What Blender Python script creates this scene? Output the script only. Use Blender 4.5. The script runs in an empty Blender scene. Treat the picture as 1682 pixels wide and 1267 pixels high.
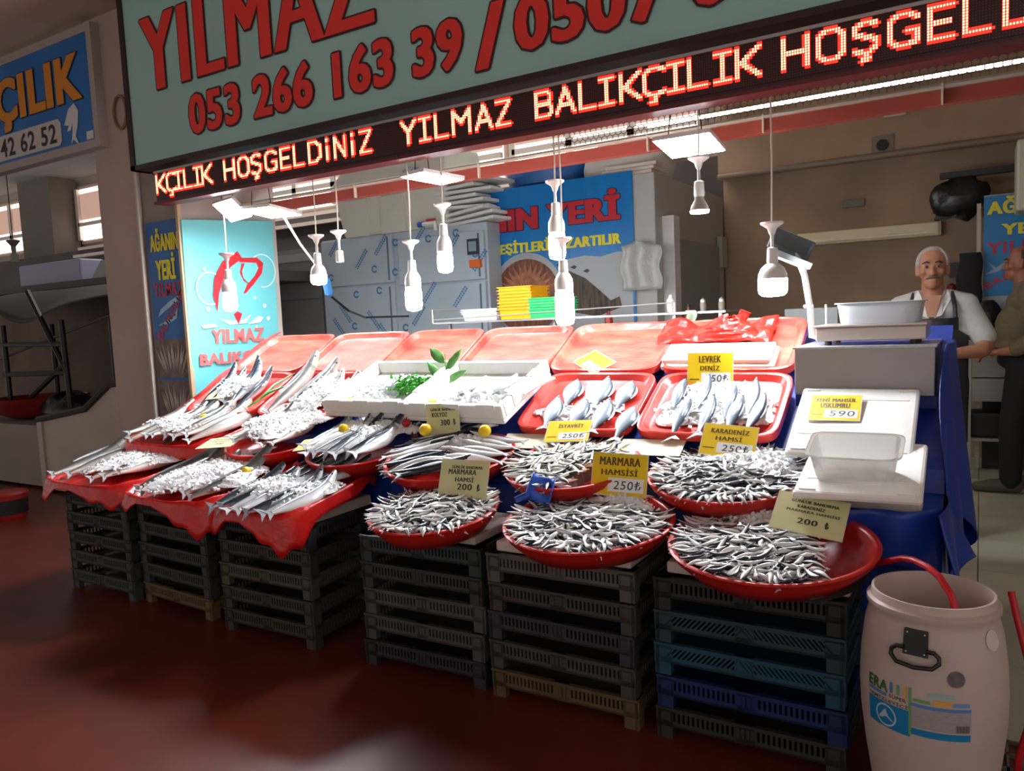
import bpy, bmesh, math, random
from mathutils import Matrix, Vector, noise as mnoise
random.seed(7)
S = bpy.context.scene
COL = S.collection
PI = math.pi
# ------------------------------------------------------------------ camera, world, lights, exposure
W_PX, F_PX = 1682.0, 1265.0
ya, pt, ro = math.radians(31.4), math.radians(5.1), math.radians(2.6)
fw = Vector((-math.sin(ya) * math.cos(pt), math.cos(ya) * math.cos(pt), -math.sin(pt)))
r0 = Vector((math.cos(ya), math.sin(ya), 0)); u0 = r0.cross(fw)
RX = math.cos(ro) * r0 - math.sin(ro) * u0; UX = math.sin(ro) * r0 + math.cos(ro) * u0
cam = bpy.data.cameras.new('camera'); camo = bpy.data.objects.new('camera', cam); COL.objects.link(camo)
cam.sensor_width = 36.0; cam.lens = 36.0 * F_PX / W_PX; cam.clip_start = 0.05; cam.clip_end = 200
camo.matrix_world = Matrix(((RX.x, UX.x, -fw.x, 0), (RX.y, UX.y, -fw.y, 0), (RX.z, UX.z, -fw.z, 1.45), (0, 0, 0, 1)))
S.camera = camo
wd = bpy.data.worlds.new('world'); S.world = wd; wd.use_nodes = True
wd.node_tree.nodes['Background'].inputs[0].default_value = (1.0, 0.91, 0.86, 1)
wd.node_tree.nodes['Background'].inputs[1].default_value = 0.56
def area(name, loc, target, sx, sy, power, col=(1, 1, 1)):
    l = bpy.data.lights.new(name, 'AREA'); l.shape = 'RECTANGLE'; l.size = sx; l.size_y = sy; l.energy = power; l.color = col
    o = bpy.data.objects.new(name, l); COL.objects.link(o); o.location = loc
    o.rotation_euler = (Vector(target) - Vector(loc)).to_track_quat('-Z', 'Y').to_euler(); return o
area('hall_daylight', (2.5, -4.5, 3.2), (-1.5, 3.0, 0.8), 5.0, 1.6, 26, (1.0, 0.86, 0.8))
area('hall_fill_light', (-7.0, 7.0, 4.9), (-7.0, 7.0, 0), 9.0, 2.0, 230, (1.0, 0.93, 0.86))  # unseen fill added to brighten the hall partition, freezer top and tank
S.view_settings.view_transform = 'Standard'; S.view_settings.look = 'None'; S.view_settings.gamma = 1.0
S.view_settings.exposure = 0.0; S.view_settings.use_curve_mapping = False
BULB_E, PANEL_E = 112.0, 130.0

# ------------------------------------------------------------------ materials
def lin(c):
    if isinstance(c, str):
        c = [int(c[i:i + 2], 16) / 255 for i in (0, 2, 4)]
    return tuple(x / 12.92 if x <= .04045 else ((x + .055) / 1.055) ** 2.4 for x in c) + (1,)
MATS = {}
def M(name, col='808080', rough=.5, metal=0., var=0., vs=8., bump=0., bs=40., emit=0., ecol=None, spec=.5, trans=0., alpha=1., sub=0., col2=None, stretch=None):
    if name in MATS: return MATS[name]
    m = bpy.data.materials.new(name); m.use_nodes = True; nt = m.node_tree; b = nt.nodes['Principled BSDF']
    b.inputs['Base Color'].default_value = lin(col); b.inputs['Roughness'].default_value = rough; b.inputs['Metallic'].default_value = metal
    b.inputs['Specular IOR Level'].default_value = spec; b.inputs['Transmission Weight'].default_value = trans; b.inputs['Alpha'].default_value = alpha
    if sub: b.inputs['Subsurface Weight'].default_value = sub; b.inputs['Subsurface Radius'].default_value = (.01, .01, .01)
    if emit: b.inputs['Emission Color'].default_value = lin(ecol or col); b.inputs['Emission Strength'].default_value = emit
    if var or bump or col2:
        tc = nt.nodes.new('ShaderNodeTexCoord'); mp = nt.nodes.new('ShaderNodeMapping'); nt.links.new(tc.outputs['Object'], mp.inputs[0])
        if stretch: mp.inputs['Scale'].default_value = stretch
    if var or col2:
        n = nt.nodes.new('ShaderNodeTexNoise'); n.inputs['Scale'].default_value = vs; n.inputs['Detail'].default_value = 5; nt.links.new(mp.outputs[0], n.inputs[0])
        r = nt.nodes.new('ShaderNodeValToRGB'); c = lin(col)
        r.color_ramp.elements[0].position = .36; r.color_ramp.elements[1].position = .66
        r.color_ramp.elements[0].color = tuple(x * (1 - var) for x in c[:3]) + (1,)
        r.color_ramp.elements[1].color = lin(col2) if col2 else tuple(min(1, x * (1 + var)) for x in c[:3]) + (1,)
        nt.links.new(n.outputs[0], r.inputs[0]); nt.links.new(r.outputs[0], b.inputs['Base Color'])
    if bump:
        n2 = nt.nodes.new('ShaderNodeTexNoise'); n2.inputs['Scale'].default_value = bs; n2.inputs['Detail'].default_value = 3; nt.links.new(mp.outputs[0], n2.inputs[0])
        bp = nt.nodes.new('ShaderNodeBump'); bp.inputs['Strength'].default_value = bump; bp.inputs['Distance'].default_value = .01
        nt.links.new(n2.outputs[0], bp.inputs['Height']); nt.links.new(bp.outputs[0], b.inputs['Normal'])
    MATS[name] = m; return m
def ramp_mat(name, axis, stops, rough=.3, metal=.3, nz=.05, ns=60):
    """skin colour from belly (0) to back (1)"""
    if name in MATS: return MATS[name]
    m = bpy.data.materials.new(name); m.use_nodes = True; nt = m.node_tree; b = nt.nodes['Principled BSDF']
    tc = nt.nodes.new('ShaderNodeTexCoord'); at = nt.nodes.new('ShaderNodeAttribute'); at.attribute_name = 'back'
    n = nt.nodes.new('ShaderNodeTexNoise'); n.inputs['Scale'].default_value = ns; nt.links.new(tc.outputs['Object'], n.inputs[0])
    ma = nt.nodes.new('ShaderNodeMath'); ma.operation = 'MULTIPLY_ADD'; ma.inputs[1].default_value = nz * 2
    nt.links.new(n.outputs[0], ma.inputs[0]); nt.links.new(at.outputs['Fac'], ma.inputs[2])
    su = nt.nodes.new('ShaderNodeMath'); su.operation = 'SUBTRACT'; su.inputs[1].default_value = nz; nt.links.new(ma.outputs[0], su.inputs[0])
    r = nt.nodes.new('ShaderNodeValToRGB'); el = r.color_ramp.elements
    while len(el) < len(stops): el.new(.5)
    for e, (p, c) in zip(el, stops): e.position = p; e.color = lin(c)
    nt.links.new(su.outputs[0], r.inputs[0]); nt.links.new(r.outputs[0], b.inputs['Base Color'])
    b.inputs['Roughness'].default_value = rough; b.inputs['Metallic'].default_value = metal
    MATS[name] = m; return m

# ------------------------------------------------------------------ mesh builder
class MB:
    def __init__(s): s.v = []; s.f = []; s.mi = []; s.m = 0
    def add(s, vs, fs, T=None):
        o = len(s.v)
        for p in vs:
            p = Vector(p); s.v.append(T @ p if T else p)
        for f in fs: s.f.append([i + o for i in f]); s.mi.append(s.m)
        return s
    def box(s, x0, x1, y0, y1, z0, z1, T=None):
        vs = [(x, y, z) for z in (z0, z1) for y in (y0, y1) for x in (x0, x1)]
        return s.add(vs, [(0, 2, 3, 1), (4, 5, 7, 6), (0, 1, 5, 4), (2, 6, 7, 3), (0, 4, 6, 2), (1, 3, 7, 5)], T)
    def tube(s, pts, r, n=8, cap=True, T=None):
        pts = [Vector(p) for p in pts]; rs = r if isinstance(r, (list, tuple)) else [r] * len(pts)
        vs = []; fs = []; prev = None
        for i, p in enumerate(pts):
            d = (pts[min(i + 1, len(pts) - 1)] - pts[max(i - 1, 0)]); d = d.normalized() if d.length else Vector((0, 0, 1))
            if prev is None:
                a = d.orthogonal().normalized()
            else:
                a = (prev - d * prev.dot(d)); a = a.normalized() if a.length > 1e-6 else d.orthogonal().normalized()
            prev = a; b = d.cross(a)
            for k in range(n):
                t = 2 * PI * k / n; vs.append(p + (a * math.cos(t) + b * math.sin(t)) * rs[i])
        for i in range(len(pts) - 1):
            for k in range(n):
                fs.append((i * n + k, i * n + (k + 1) % n, (i + 1) * n + (k + 1) % n, (i + 1) * n + k))
        if cap: fs.append(list(range(n))[::-1]); fs.append([(len(pts) - 1) * n + k for k in range(n)])
        return s.add(vs, fs, T)
    def lathe(s, prof, n=32, T=None, cap=True):
        vs = []; fs = []
        for (r, z) in prof:
            for k in range(n):
                t = 2 * PI * k / n; vs.append((r * math.cos(t), r * math.sin(t), z))
        for i in range(len(prof) - 1):
            for k in range(n): fs.append((i * n + k, i * n + (k + 1) % n, (i + 1) * n + (k + 1) % n, (i + 1) * n + k))
        if cap:
            fs.append(list(range(n))[::-1]); fs.append([(len(prof) - 1) * n + k for k in range(n)])
        return s.add(vs, fs, T)
    def ball(s, c, r, n=12, T=None, squash=(1, 1, 1)):
        m = max(4, n // 2); vs = []; fs = []
        for i in range(m + 1):
            ph = PI * i / m
            for k in range(n):
                t = 2 * PI * k / n
                vs.append((c[0] + r * squash[0] * math.sin(ph) * math.cos(t), c[1] + r * squash[1] * math.sin(ph) * math.sin(t), c[2] - r * squash[2] * math.cos(ph)))
        for i in range(m):
            for k in range(n): fs.append((i * n + k, i * n + (k + 1) % n, (i + 1) * n + (k + 1) % n, (i + 1) * n + k))
        return s.add(vs, fs, T)
    def prism(s, poly, fn, th, cap2=True):
        """poly in (u,v); fn(u,v,w) -> point; extruded w 0..th"""
        n = len(poly); vs = [fn(u, v, 0) for u, v in poly] + [fn(u, v, th) for u, v in poly]
        fs = [list(range(n))[::-1], [n + k for k in range(n)]] + [(k, (k + 1) % n, n + (k + 1) % n, n + k) for k in range(n)]
        return s.add(vs, fs)
    def grid(s, nu, nv, fn, closed_u=False):
        vs = [fn(i / nu, j / nv) for j in range(nv + 1) for i in range(nu + (0 if closed_u else 1))]
        w = nu + (0 if closed_u else 1); fs = []
        for j in range(nv):
            for i in range(nu):
                i2 = (i + 1) % w; fs.append((j * w + i, j * w + i2, (j + 1) * w + i2, (j + 1) * w + i))
        return s.add(vs, fs)
    def mesh(s, name, mats, smooth=False, angle=None):
        me = bpy.data.meshes.new(name); me.from_pydata([tuple(v) for v in s.v], [], s.f)
        for m in (mats if isinstance(mats, (list, tuple)) else [mats]): me.materials.append(m)
        if any(s.mi): me.polygons.foreach_set('material_index', s.mi)
        if smooth:
            me.polygons.foreach_set('use_smooth', [True] * len(me.polygons))
            if angle: me.set_sharp_from_angle(angle=math.radians(angle))
        bm = bmesh.new(); bm.from_mesh(me); bmesh.ops.recalc_face_normals(bm, faces=bm.faces); bm.to_mesh(me); bm.free()
        me.update(); return me
    def build(s, name, mats, parent=None, smooth=False, angle=40, bevel=0, loc=None, solid=0):
        o = bpy.data.objects.new(name, s.mesh(name, mats, smooth, angle)); COL.objects.link(o)
        if parent: o.parent = parent
        if loc: o.location = loc
        if solid:
            md = o.modifiers.new('thickness', 'SOLIDIFY'); md.thickness = solid; md.offset = 0
        if bevel:
            md = o.modifiers.new('bevel', 'BEVEL'); md.width = bevel; md.segments = 2; md.limit_method = 'ANGLE'; md.angle_limit = math.radians(50)
        return o
def tag(o, label, cat, group=None, kind=None):
    o['label'] = label; o['category'] = cat
    if group: o['group'] = group
    if kind: o['kind'] = kind
    return o
def thing(name, label, cat, loc=(0, 0, 0), rz=0, group=None):
    o = bpy.data.objects.new(name, None); COL.objects.link(o); o.location = loc; o.rotation_euler = (0, 0, rz); o.empty_display_size = .05
    return tag(o, label, cat, group)
def struct(o): o['kind'] = 'structure'; return o
def copy_tree(o, parent=None):
    c = o.copy(); COL.objects.link(c); c.parent = parent
    for ch in list(o.children): copy_tree(ch, c)
    return c

# ------------------------------------------------------------------ lettering (flat shapes laid on a surface)
_TXT = {}
def text_raw(s, bold):
    k = (s, bold)
    if k in _TXT: return _TXT[k]
    cu = bpy.data.curves.new('t', 'FONT'); cu.body = s; cu.offset = bold; cu.resolution_u = 3; cu.size = 1.0; cu.space_character = 1.10
    o = bpy.data.objects.new('t', cu); COL.objects.link(o)
    me = bpy.data.meshes.new_from_object(o.evaluated_get(bpy.context.evaluated_depsgraph_get()))
    vs = [(v.co.x, v.co.y) for v in me.vertices]; fs = [list(p.vertices) for p in me.polygons]
    bpy.data.objects.remove(o); bpy.data.curves.remove(cu); bpy.data.meshes.remove(me)
    _TXT[k] = (vs, fs); return _TXT[k]
def lettering(mb, s, fr, x0, x1, y0, y1, bold=.02, grow=0., lift=.002, skew=0., fat=0.):
    """text fitted to a box in frame fr=(origin, u, v, n)"""
    if fat:
        q = fat * (y1 - y0)
        for k, dx in enumerate((-q, -q / 3, q / 3, q)): lettering(mb, s, fr, x0 + q + dx, x1 - q + dx, y0, y1, bold, grow, lift + k * (.0004 if lift > .001 else .00008), skew)
        return mb
    vs, fs = text_raw(s, bold); xs = [v[0] for v in vs]; ys = [v[1] for v in vs]
    a, b, c, d = min(xs), max(xs), min(ys), max(ys); sx = (x1 - x0) / (b - a); sy = (y1 - y0) / (d - c)
    if grow: vs, fs = text_raw(s, bold + grow)
    O, u, v, n = fr
    out = []
    for (x, y) in vs:
        X = x0 + (x - a) * sx; Yv = y0 + (y - c) * sy
        out.append(O + u * (X + skew * (Yv - y0)) + v * Yv + n * lift)
    mb.add(out, fs); return mb
def outline(mb, s, fr, x0, x1, y0, y1, bold, fat, rad):
    for k in range(8):
        dx, dy = rad * math.cos(k * PI / 4), rad * math.sin(k * PI / 4); lettering(mb, s, fr, x0 + dx, x1 + dx, y0 + dy, y1 + dy, bold, 0, .002 + k * .0002, 0, fat)
def frame(o, u, v):
    o, u, v = Vector(o), Vector(u).normalized(), Vector(v).normalized(); return (o, u, v, u.cross(v))
def poly(mb, pts, fr, lift=.002):
    O, u, v, n = fr; mb.add([O + u * p[0] + v * p[1] + n * lift for p in pts], [list(range(len(pts)))]); return mb
def ring_poly(mb, c, r, w, fr, a0=0, a1=360, n=40, lift=.002):
    O, u, v, nn = fr; P = lambda a, q: O + u * (c[0] + q * math.cos(a)) + v * (c[1] + q * math.sin(a)) + nn * lift
    for k in range(n):
        t0 = math.radians(a0 + (a1 - a0) * k / n); t1 = math.radians(a0 + (a1 - a0) * (k + 1) / n)
        mb.add([P(t0, r - w), P(t0, r), P(t1, r), P(t1, r - w)], [(0, 1, 2, 3)])
    return mb
def disc(mb, c, r, fr, n=24, lift=.002, sq=1.):
    return poly(mb, [(c[0] + r * math.cos(2 * PI * k / n), c[1] + r * sq * math.sin(2 * PI * k / n)) for k in range(n)], fr, lift)
XZ = lambda y, o=(0, 0): frame((o[0], y, o[1]), (1, 0, 0), (0, 0, 1))     # faces the aisle (-Y)
YZ = lambda x: frame((x, 0, 0), (0, 1, 0), (0, 0, 1))                     # faces +X

# ------------------------------------------------------------------ common materials
red_plastic = M('red_plastic', 'C8261F', .32, var=.10, vs=6)
red_tray = M('red_tray_plastic', 'C8382E', .3, var=.10, vs=5, bump=.25, bs=30, col2='D8604F', stretch=(1, 3, 3))  # paler streaks put the lamps' glare and haze into the colour
red_film = M('red_film', 'CF1D1A', .3, var=.12, vs=12, bump=.5, bs=25)
blue_tarp = M('blue_tarp', '1B3FA0', .42, var=.15, vs=5, bump=.4, bs=9)
foam = M('white_foam', 'F1F0EA', .7, var=.02, vs=30, bump=.12, bs=220)
foam_old = M('worn_foam', 'D9CBBE', .75, var=.10, vs=7, bump=.15, bs=150)
ice_m = M('crushed_ice', 'F4F8FA', .35, var=.03, vs=60, bump=.25, bs=110, spec=.5, sub=.3)
steel = M('brushed_steel', 'B3B1AE', .34, metal=.85, var=.05, vs=3, stretch=(1, 1, 30))
steel_pale = M('dull_steel', 'A49E9A', .42, metal=.45, var=.04, vs=5)
white_pl = M('white_plastic', 'E6E4DE', .4)
black_pl = M('black_plastic', '141414', .4)
cream_pl = M('cream_plastic', 'D9CFB8', .5)
wall_b = M('beige_plaster', '9C846C', .85, var=.16, vs=1.6, bump=.2, bs=14)
wall_d = M('dark_plaster', '4C4546', .9, var=.12, vs=2)
dark_frame = M('dark_paint', '1E1D1F', .5)

# ================================================================== SETTING
def slab(name, x0, x1, y0, y1, z0, z1, m): return struct(MB().box(x0, x1, y0, y1, z0, z1).build(name, m))
slab('floor', -14, 3.2, -4, 2.86, -.1, 0, M('red_epoxy_floor', '59231A', .36, var=.15, vs=1.1, bump=.05, bs=5, spec=.3, col2='6E2E1C'))
tile = M('pale_floor_tile', 'B9B79F', .3, var=.06, vs=3)
mb = MB()
for i in range(-8, 6):
    for j in range(0, 9): mb.box(i * .6 + .003, i * .6 + .597, 2.865 + j * .6, 2.865 + j * .6 + .594, -.1, -.001)
struct(mb.build('floor_tiles', tile)); slab('floor_left', -14, -4.8, 2.86, 10.3, -.1, 0, MATS['red_epoxy_floor']); slab('floor_grout', -4.8, 3.2, 2.86, 8.3, -.12, -.006, M('grout', '6E6A5C', .9))
slab('ceiling_aisle', -14, 3.2, -4, 3.6, 3.78, 3.9, M('ceiling_paint', 'BDAD9F', .8, var=.06, vs=1.2))
slab('ceiling_hall', -30, -2.2, 3.6, 10.2, 5.0, 5.1, M('hall_ceiling', '8E8B88', .8, var=.08, vs=1, stretch=(.3, 4, 1)))
slab('ceiling_shop', -2.2, 3.2, 4.4, 8.1, 3.42, 3.5, M('shop_ceiling', 'C4A68A', .8, var=.1, vs=3, stretch=(6, .5, 1)))
slab('wall_back', -2.25, 3.2, 8.0, 8.15, 0, 3.45, wall_b)
mb = MB(); mb.box(-2.25, 3.2, 7.82, 8.0, 2.74, 3.42); struct(mb.build('wall_back_beam', M('beam_plaster', 'A88E74', .85, var=.15, vs=1.4, bump=.2, bs=10)))
slab('wall_right', 3.1, 3.2, 2.9, 8.1, 0, 3.5, wall_b)
slab('wall_hall_back', -30, -2.25, 8.05, 8.15, 0, 3.0, wall_d)
slab('wall_left', -4.92, -4.84, 3.56, 4.40, 0, 2.75, M('white_side_wall', 'BDB5AA', .8, var=.05, vs=3))
# pillar between the two stalls
struct(MB().box(-5.74, -5.27, 3.5, 3.95, 0, 3.78).build('pillar', M('pillar_paint', 'B3A297', .75, var=.06, vs=2.5)))
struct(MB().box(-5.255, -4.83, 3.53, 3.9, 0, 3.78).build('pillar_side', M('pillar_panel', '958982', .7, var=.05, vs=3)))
struct(MB().box(-5.27, -5.25, 3.485, 3.5, 0, 3.2).build('trim_1', M('pale_trim', 'BFB5A6', .6)))
struct(MB().box(-4.845, -4.82, 3.5, 3.53, 0, 2.6).build('trim_2', M('wood_trim', 'B99F7C', .6)))
# wall behind the signboard, up to the ceiling
slab('wall_front', -4.95, 3.2, 3.42, 3.56, 2.55, 3.78, wall_d)
# hall wall with daylit windows behind
pane = M('daylit_pane', 'FFF1E4', .4, emit=2.3, ecol='FFEFE4'); mull = M('window_frame', 'C9B2A4', .6); shed = M('roof_seen_outside', 'C79A88', .7, emit=.55, ecol='E0B9A6')
slab('wall_hall_windows', -30, 3.2, 10.3, 10.4, 0, 5.1, M('hall_wall', 'B4A79C', .8, var=.08, vs=1))
for n, (x0, x1, z0, z1) in enumerate([(-29, -18.9, 3.62, 4.75), (-17.5, -15.6, 3.62, 4.75), (-12.5, -6.2, 3.55, 4.6), (-6.0, -3.2, 3.55, 4.6)], 1):
    w = struct(MB().box(x0 - .08, x1 + .08, 10.22, 10.3, z0 - .08, z1 + .08).build('window_%d' % n, mull))
    MB().box(x0, x1, 10.2, 10.225, z0, z1).build('pane', pane, w)
    MB().box(x0, x1, 10.19, 10.2, z0 + .45, z1 - .1).build('outside_roof', shed, w)
    mb = MB(); k = x0
    while k < x1: mb.box(k - .05, k + .05, 10.12, 10.2, z0, z1); k += .95
    mb.box(x0, x1, 10.12, 10.2, z0 + .3, z0 + .38); mb.build('mullions', M('white_mullion', 'EFE6DC', .5), w)
slab('column_hall', -18.9, -17.6, 9.6, 10.2, 0, 5.0, M('hall_column', '7D746C', .8, var=.06, vs=2))

# ================================================================== SIGNS
# shop signboard
sg = thing('shop_signboard', 'long teal shop signboard with red lettering above the stall', 'sign', (0, 3.3, 2.56))
MB().box(-4.93, 3.1, -.01, .11, .025, 1.21).build('board', M('teal_sign_face', '9CCAC4', .35, var=.05, vs=1.2), sg)
mb = MB(); mb.box(-4.98, 3.12, -.02, .12, 0, .03); mb.box(-4.98, -4.93, -.02, .12, 0, 1.21); mb.build('frame', M('sign_frame', '2E1416', .4), sg)
fr = XZ(-.012); red_l = M('sign_red', 'E5342B', .4); out_l = M('sign_outline', '3C1416', .5)
rows = [('YILMAZ', -4.76, -2.75, .478, .945, .0), ('BALIKÇILIK', -2.56, .62, .478, .945, .0), ('053 266 163 39', -4.325, -2.2, .135, .385, .025), ('/', -2.13, -1.95, .10, .40, .02), ('0507', -1.90, -1.13, .135, .385, .025), ('08', -1.05, -.68, .135, .385, .025), ('241 10', -.58, .5, .135, .385, .025)]
a, b = MB(), MB()
for (s, x0, x1, z0, z1, bo) in rows:
    lettering(a, s, fr, x0, x1, z0, z1, bo, lift=.006, fat=.045 if bo == 0 else .03); outline(b, s, fr, x0, x1, z0, z1, bo, .045 if bo == 0 else .03, .012)
a.build('lettering', red_l, sg); b.build('lettering_outline', out_l, sg)

# LED running text board: dots on a 10 mm grid
led = thing('led_message_board', 'long red LED running-text board under the teal signboard', 'sign', (0, 3.28, 2.31))
MB().box(-4.72, 3.1, 0, .1, 0, .205).build('housing', M('led_housing', '3A0D10', .35), led)  # dark red carries the glow of the dots in its colour
MB().box(-4.71, 3.1, -.004, 0, .028, .19).build('screen', M('led_screen', '2A090C', .3), led)  # red glow of the lit text put into the base colour
mb = MB(); mb.box(-4.72, 3.1, -.012, .1, .196, .21); mb.build('top_rail', steel, led)
mb = MB(); mb.box(-4.74, 3.1, -.01, .09, -.004, .012); mb.build('bottom_rail', M('led_frame_red', '5A1416', .4), led)  # bezel coloured red for the glow falling on it
G = {  # strokes on a grid of cells, height 12
 'K': (9, [((0, 0), (0, 11)), ((1, 5), (7, 11)), ((2, 5), (7, 0))]), 'Ç': (8, [((7, 10), (5, 11), (2, 11), (0, 9), (0, 2), (2, 0), (5, 0), (7, 1)), ((4, -1), (4, -3), (2, -3))]),
 'I': (7, [((0, 11), (5, 11)), ((0, 0), (5, 0)), ((2.5, 0), (2.5, 11))]), 'L': (8, [((0, 11), (0, 0), (6, 0))]),
 'H': (9, [((0, 0), (0, 11)), ((7, 0), (7, 11)), ((0, 5.5), (7, 5.5))]), 'O': (9, [((2, 0), (0, 2), (0, 9), (2, 11), (5, 11), (7, 9), (7, 2), (5, 0), (2, 0))]),
 'Ş': (8, [((6, 10), (4, 11), (2, 11), (0, 9.5), (0, 7), (6, 4.5), (6, 2), (4, 0), (2, 0), (0, 1)), ((3, -1), (4, -2), (2, -3))]),
 'G': (9, [((7, 9.5), (5, 11), (2, 11), (0, 9), (0, 2), (2, 0), (5, 0), (7, 1), (7, 5), (4.5, 5))]), 'E': (8, [((6, 11), (0, 11), (0, 0), (6, 0)), ((0, 5.5), (5, 5.5))]),
 'D': (9, [((0, 0), (0, 11), (4, 11), (7, 8.5), (7, 2.5), (4, 0), (0, 0))]), 'i': (4, [((1, 0), (1, 7)), ((1, 10), (1, 11))]), 'N': (9, [((0, 0), (0, 11), (6, 0), (6, 11))]),
 'Z': (8, [((0, 11), (6, 11), (0, 0), (6, 0))]), 'Y': (9, [((0, 11), (3.5, 5.5), (3.5, 0)), ((7, 11), (3.5, 5.5))]), 'M': (11, [((0, 0), (0, 11), (4, 5), (8, 11), (8, 0))]),
 'A': (9, [((0, 0), (3.5, 11), (7, 0)), ((1.5, 3.5), (5.5, 3.5))]), 'B': (9, [((0, 0), (0, 11), (5, 11), (6, 9.5), (6, 7), (5, 5.8), (0, 5.8)), ((5, 5.8), (6.5, 4), (6.5, 1.5), (5, 0), (0, 0))])}
def segd(p, a, b):
    ax, ay = a; bx, by = b; dx, dy = bx - ax, by - ay; t = max(0, min(1, ((p[0] - ax) * dx + (p[1] - ay) * dy) / (dx * dx + dy * dy + 1e-9)))
    return math.hypot(p[0] - ax - t * dx, p[1] - ay - t * dy)
lit = MB(); core = MB(); ppx = .01
def led_word(word, x0, x1):
    wsum = sum(round(G[c][0] * 1.22) + 2 for c in word) - 2; gap = ((x1 - x0) / ppx - wsum) / max(1, len(word) - 1); cx = 0
    for c in word:
        w, st = G[c]; w = round(w * 1.22); st = [[(q[0] * 1.25, q[1]) for q in k] for k in st]
        for gy in range(-4, 14):
            for gx in range(-1, w + 2):
                p = (gx, gy)
                dd = min(segd((gx - .45, gy), s[i], s[i + 1]) for s in st for i in range(len(s) - 1))
                if dd < 1.3:
                    X = x0 + (round(cx) + gx) * ppx; Zz = .068 + gy * ppx
                    if .028 < Zz < .19:
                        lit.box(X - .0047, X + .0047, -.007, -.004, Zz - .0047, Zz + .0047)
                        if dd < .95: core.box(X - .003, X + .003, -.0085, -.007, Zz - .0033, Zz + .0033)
        cx += w + 2 + gap
for wd_, x0, x1 in [('KÇILIK', -4.703, -4.12), ('HOŞGELDiNiZ', -4.02, -2.80), ('YILMAZ', -2.61, -1.918), ('BALIKÇILIK', -1.80, -.75), ('HOŞGELDiNiZ', -.678, .56)]:
    led_word(wd_, x0, x1)
lit.build('lit_dots', M('led_dot', 'FF2014', .5, emit=2.2, ecol='FF2A1C'), led); core.build('lit_cores', M('led_core', 'FFD8A0', .5, emit=3.0, ecol='FFCB96'), led)  # cream cores and red borders put overexposure and glow into the dot colours
lo = MB()
for i in range(0, 560):
    for j in range(16):
        X = -4.7 + i * .01; Zz = .033 + j * .01; lo.add([(X - .002, -.0045, Zz - .002), (X + .002, -.0045, Zz - .002), (X + .002, -.0045, Zz + .002), (X - .002, -.0045, Zz + .002)], [(0, 1, 2, 3)])
lo.build('unlit_dots', M('led_unlit', '6A2A28', .4), led)

# neighbour's signboard
ns = thing('neighbour_signboard', 'blue shop signboard with orange lettering in a pale frame at left', 'sign', (0, 3.46, 2.84))
mb = MB(); mb.box(-8.8, -5.55, -.03, .05, 0, .06); mb.box(-8.8, -5.55, -.03, .05, .83, .89); mb.box(-5.61, -5.55, -.03, .05, .06, .83); mb.build('frame', M('sign_frame_pale', 'A99E98', .6), ns)
MB().box(-8.8, -5.6, -.02, .04, .05, .84).build('board', M('sign_blue', '1D6FB8', .4, var=.12, vs=2), ns)
fr = XZ(-.021); a, b = MB(), MB()
for s, x0, x1, z0, z1 in [('BALIKÇILIK', -8.32, -5.72, .30, .72)]:
    lettering(a, s, fr, x0, x1, z0, z1, .03, lift=.006, fat=.03); outline(b, s, fr, x0, x1, z0, z1, .03, .03, .009)
a.build('lettering', M('sign_orange', 'D98714', .5), ns); b.build('lettering_outline', M('sign_navy', '1A2136', .5), ns)
mb = MB(); poly(mb, [(-8.0, .085), (-6.08, .085), (-6.05, .12), (-6.05, .25), (-6.08, .285), (-8.0, .285)], fr, .002); mb.build('number_plate', M('plate_white', 'C9C2BC', .6), ns)
a = MB(); lettering(a, '0533 142 62 52', fr, -7.62, -6.12, .11, .26, .02, lift=.004); a.build('number_lettering', M('number_black', '14161C', .5), ns)
a = MB(); poly(a, [(-6.0, .22), (-5.93, .33), (-5.85, .36), (-5.80, .30), (-5.82, .2), (-5.86, .12), (-5.82, .05), (-5.9, .1), (-5.93, .06), (-5.9, .15), (-5.89, .22), (-5.92, .17), (-5.97, .17), (-5.94, .21)], fr, .003); disc(a, (-5.9, .29), .02, fr, lift=.002); a.build('fish_emblem', M('emblem_white', 'D7D6D6', .6), ns)
a = MB(); poly(a, [(-5.72, .07), (-5.63, .07), (-5.63, .13), (-5.72, .13)], fr, .003); a.build('maker_sticker', M('emblem_white'), ns)

# narrow poster on the pillar
po = thing('pillar_poster', 'narrow blue poster with yellow lettering on the pillar beside the teal panel', 'poster', (-5.02, 3.525, .78))
mb = MB(); mb.box(-.205, .185, -.008, 0, 0, 1.47); mb.build('sheet', M('poster_blue', '165E9E', .45, var=.08, vs=3), po)
fr = XZ(-.009); a = MB(); lettering(a, 'AĞANIN', fr, -.165, .165, 1.255, 1.42, .025, fat=.03); lettering(a, 'YERİ', fr, -.12, .11, 1.05, 1.24, .025, fat=.03); a.build('yellow_lettering', M('poster_yellow', 'E3D21C', .5), po)
a = MB(); lettering(a, 'YILMAZ', fr, -.165, .17, .93, 1.03, .03)
fd_ = frame((-.14, -.009, .62), (.33, 0, .34), (-.34, 0, .33)); lettering(a, 'BALIKÇILIK', fd_, 0, .45, -.03, .045, .03); a.build('red_lettering', M('poster_red', 'B4233A', .5), po)
a = MB()
for pts in ([(-.14, .78), (-.10, .84), (0, .89), (.11, .93), (.12, .90), (.03, .86), (-.06, .82)], [(-.15, .72), (-.06, .75), (.04, .78), (.10, .85), (.08, .77), (-.02, .73)]): poly(a, pts, fr)
a.build('fish_drawing', M('poster_pale', '8FB0C8', .5), po)
mb = MB(); mb.box(-.2, .18, -.0095, -.008, .34, .62); mb.box(-.2, .18, -.0095, -.008, .03, .32); mb.build('fish_photo', M('photo_brown', '6A5950', .5, var=.3, vs=14), po)
a = MB(); rg = random.Random(3)
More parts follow.
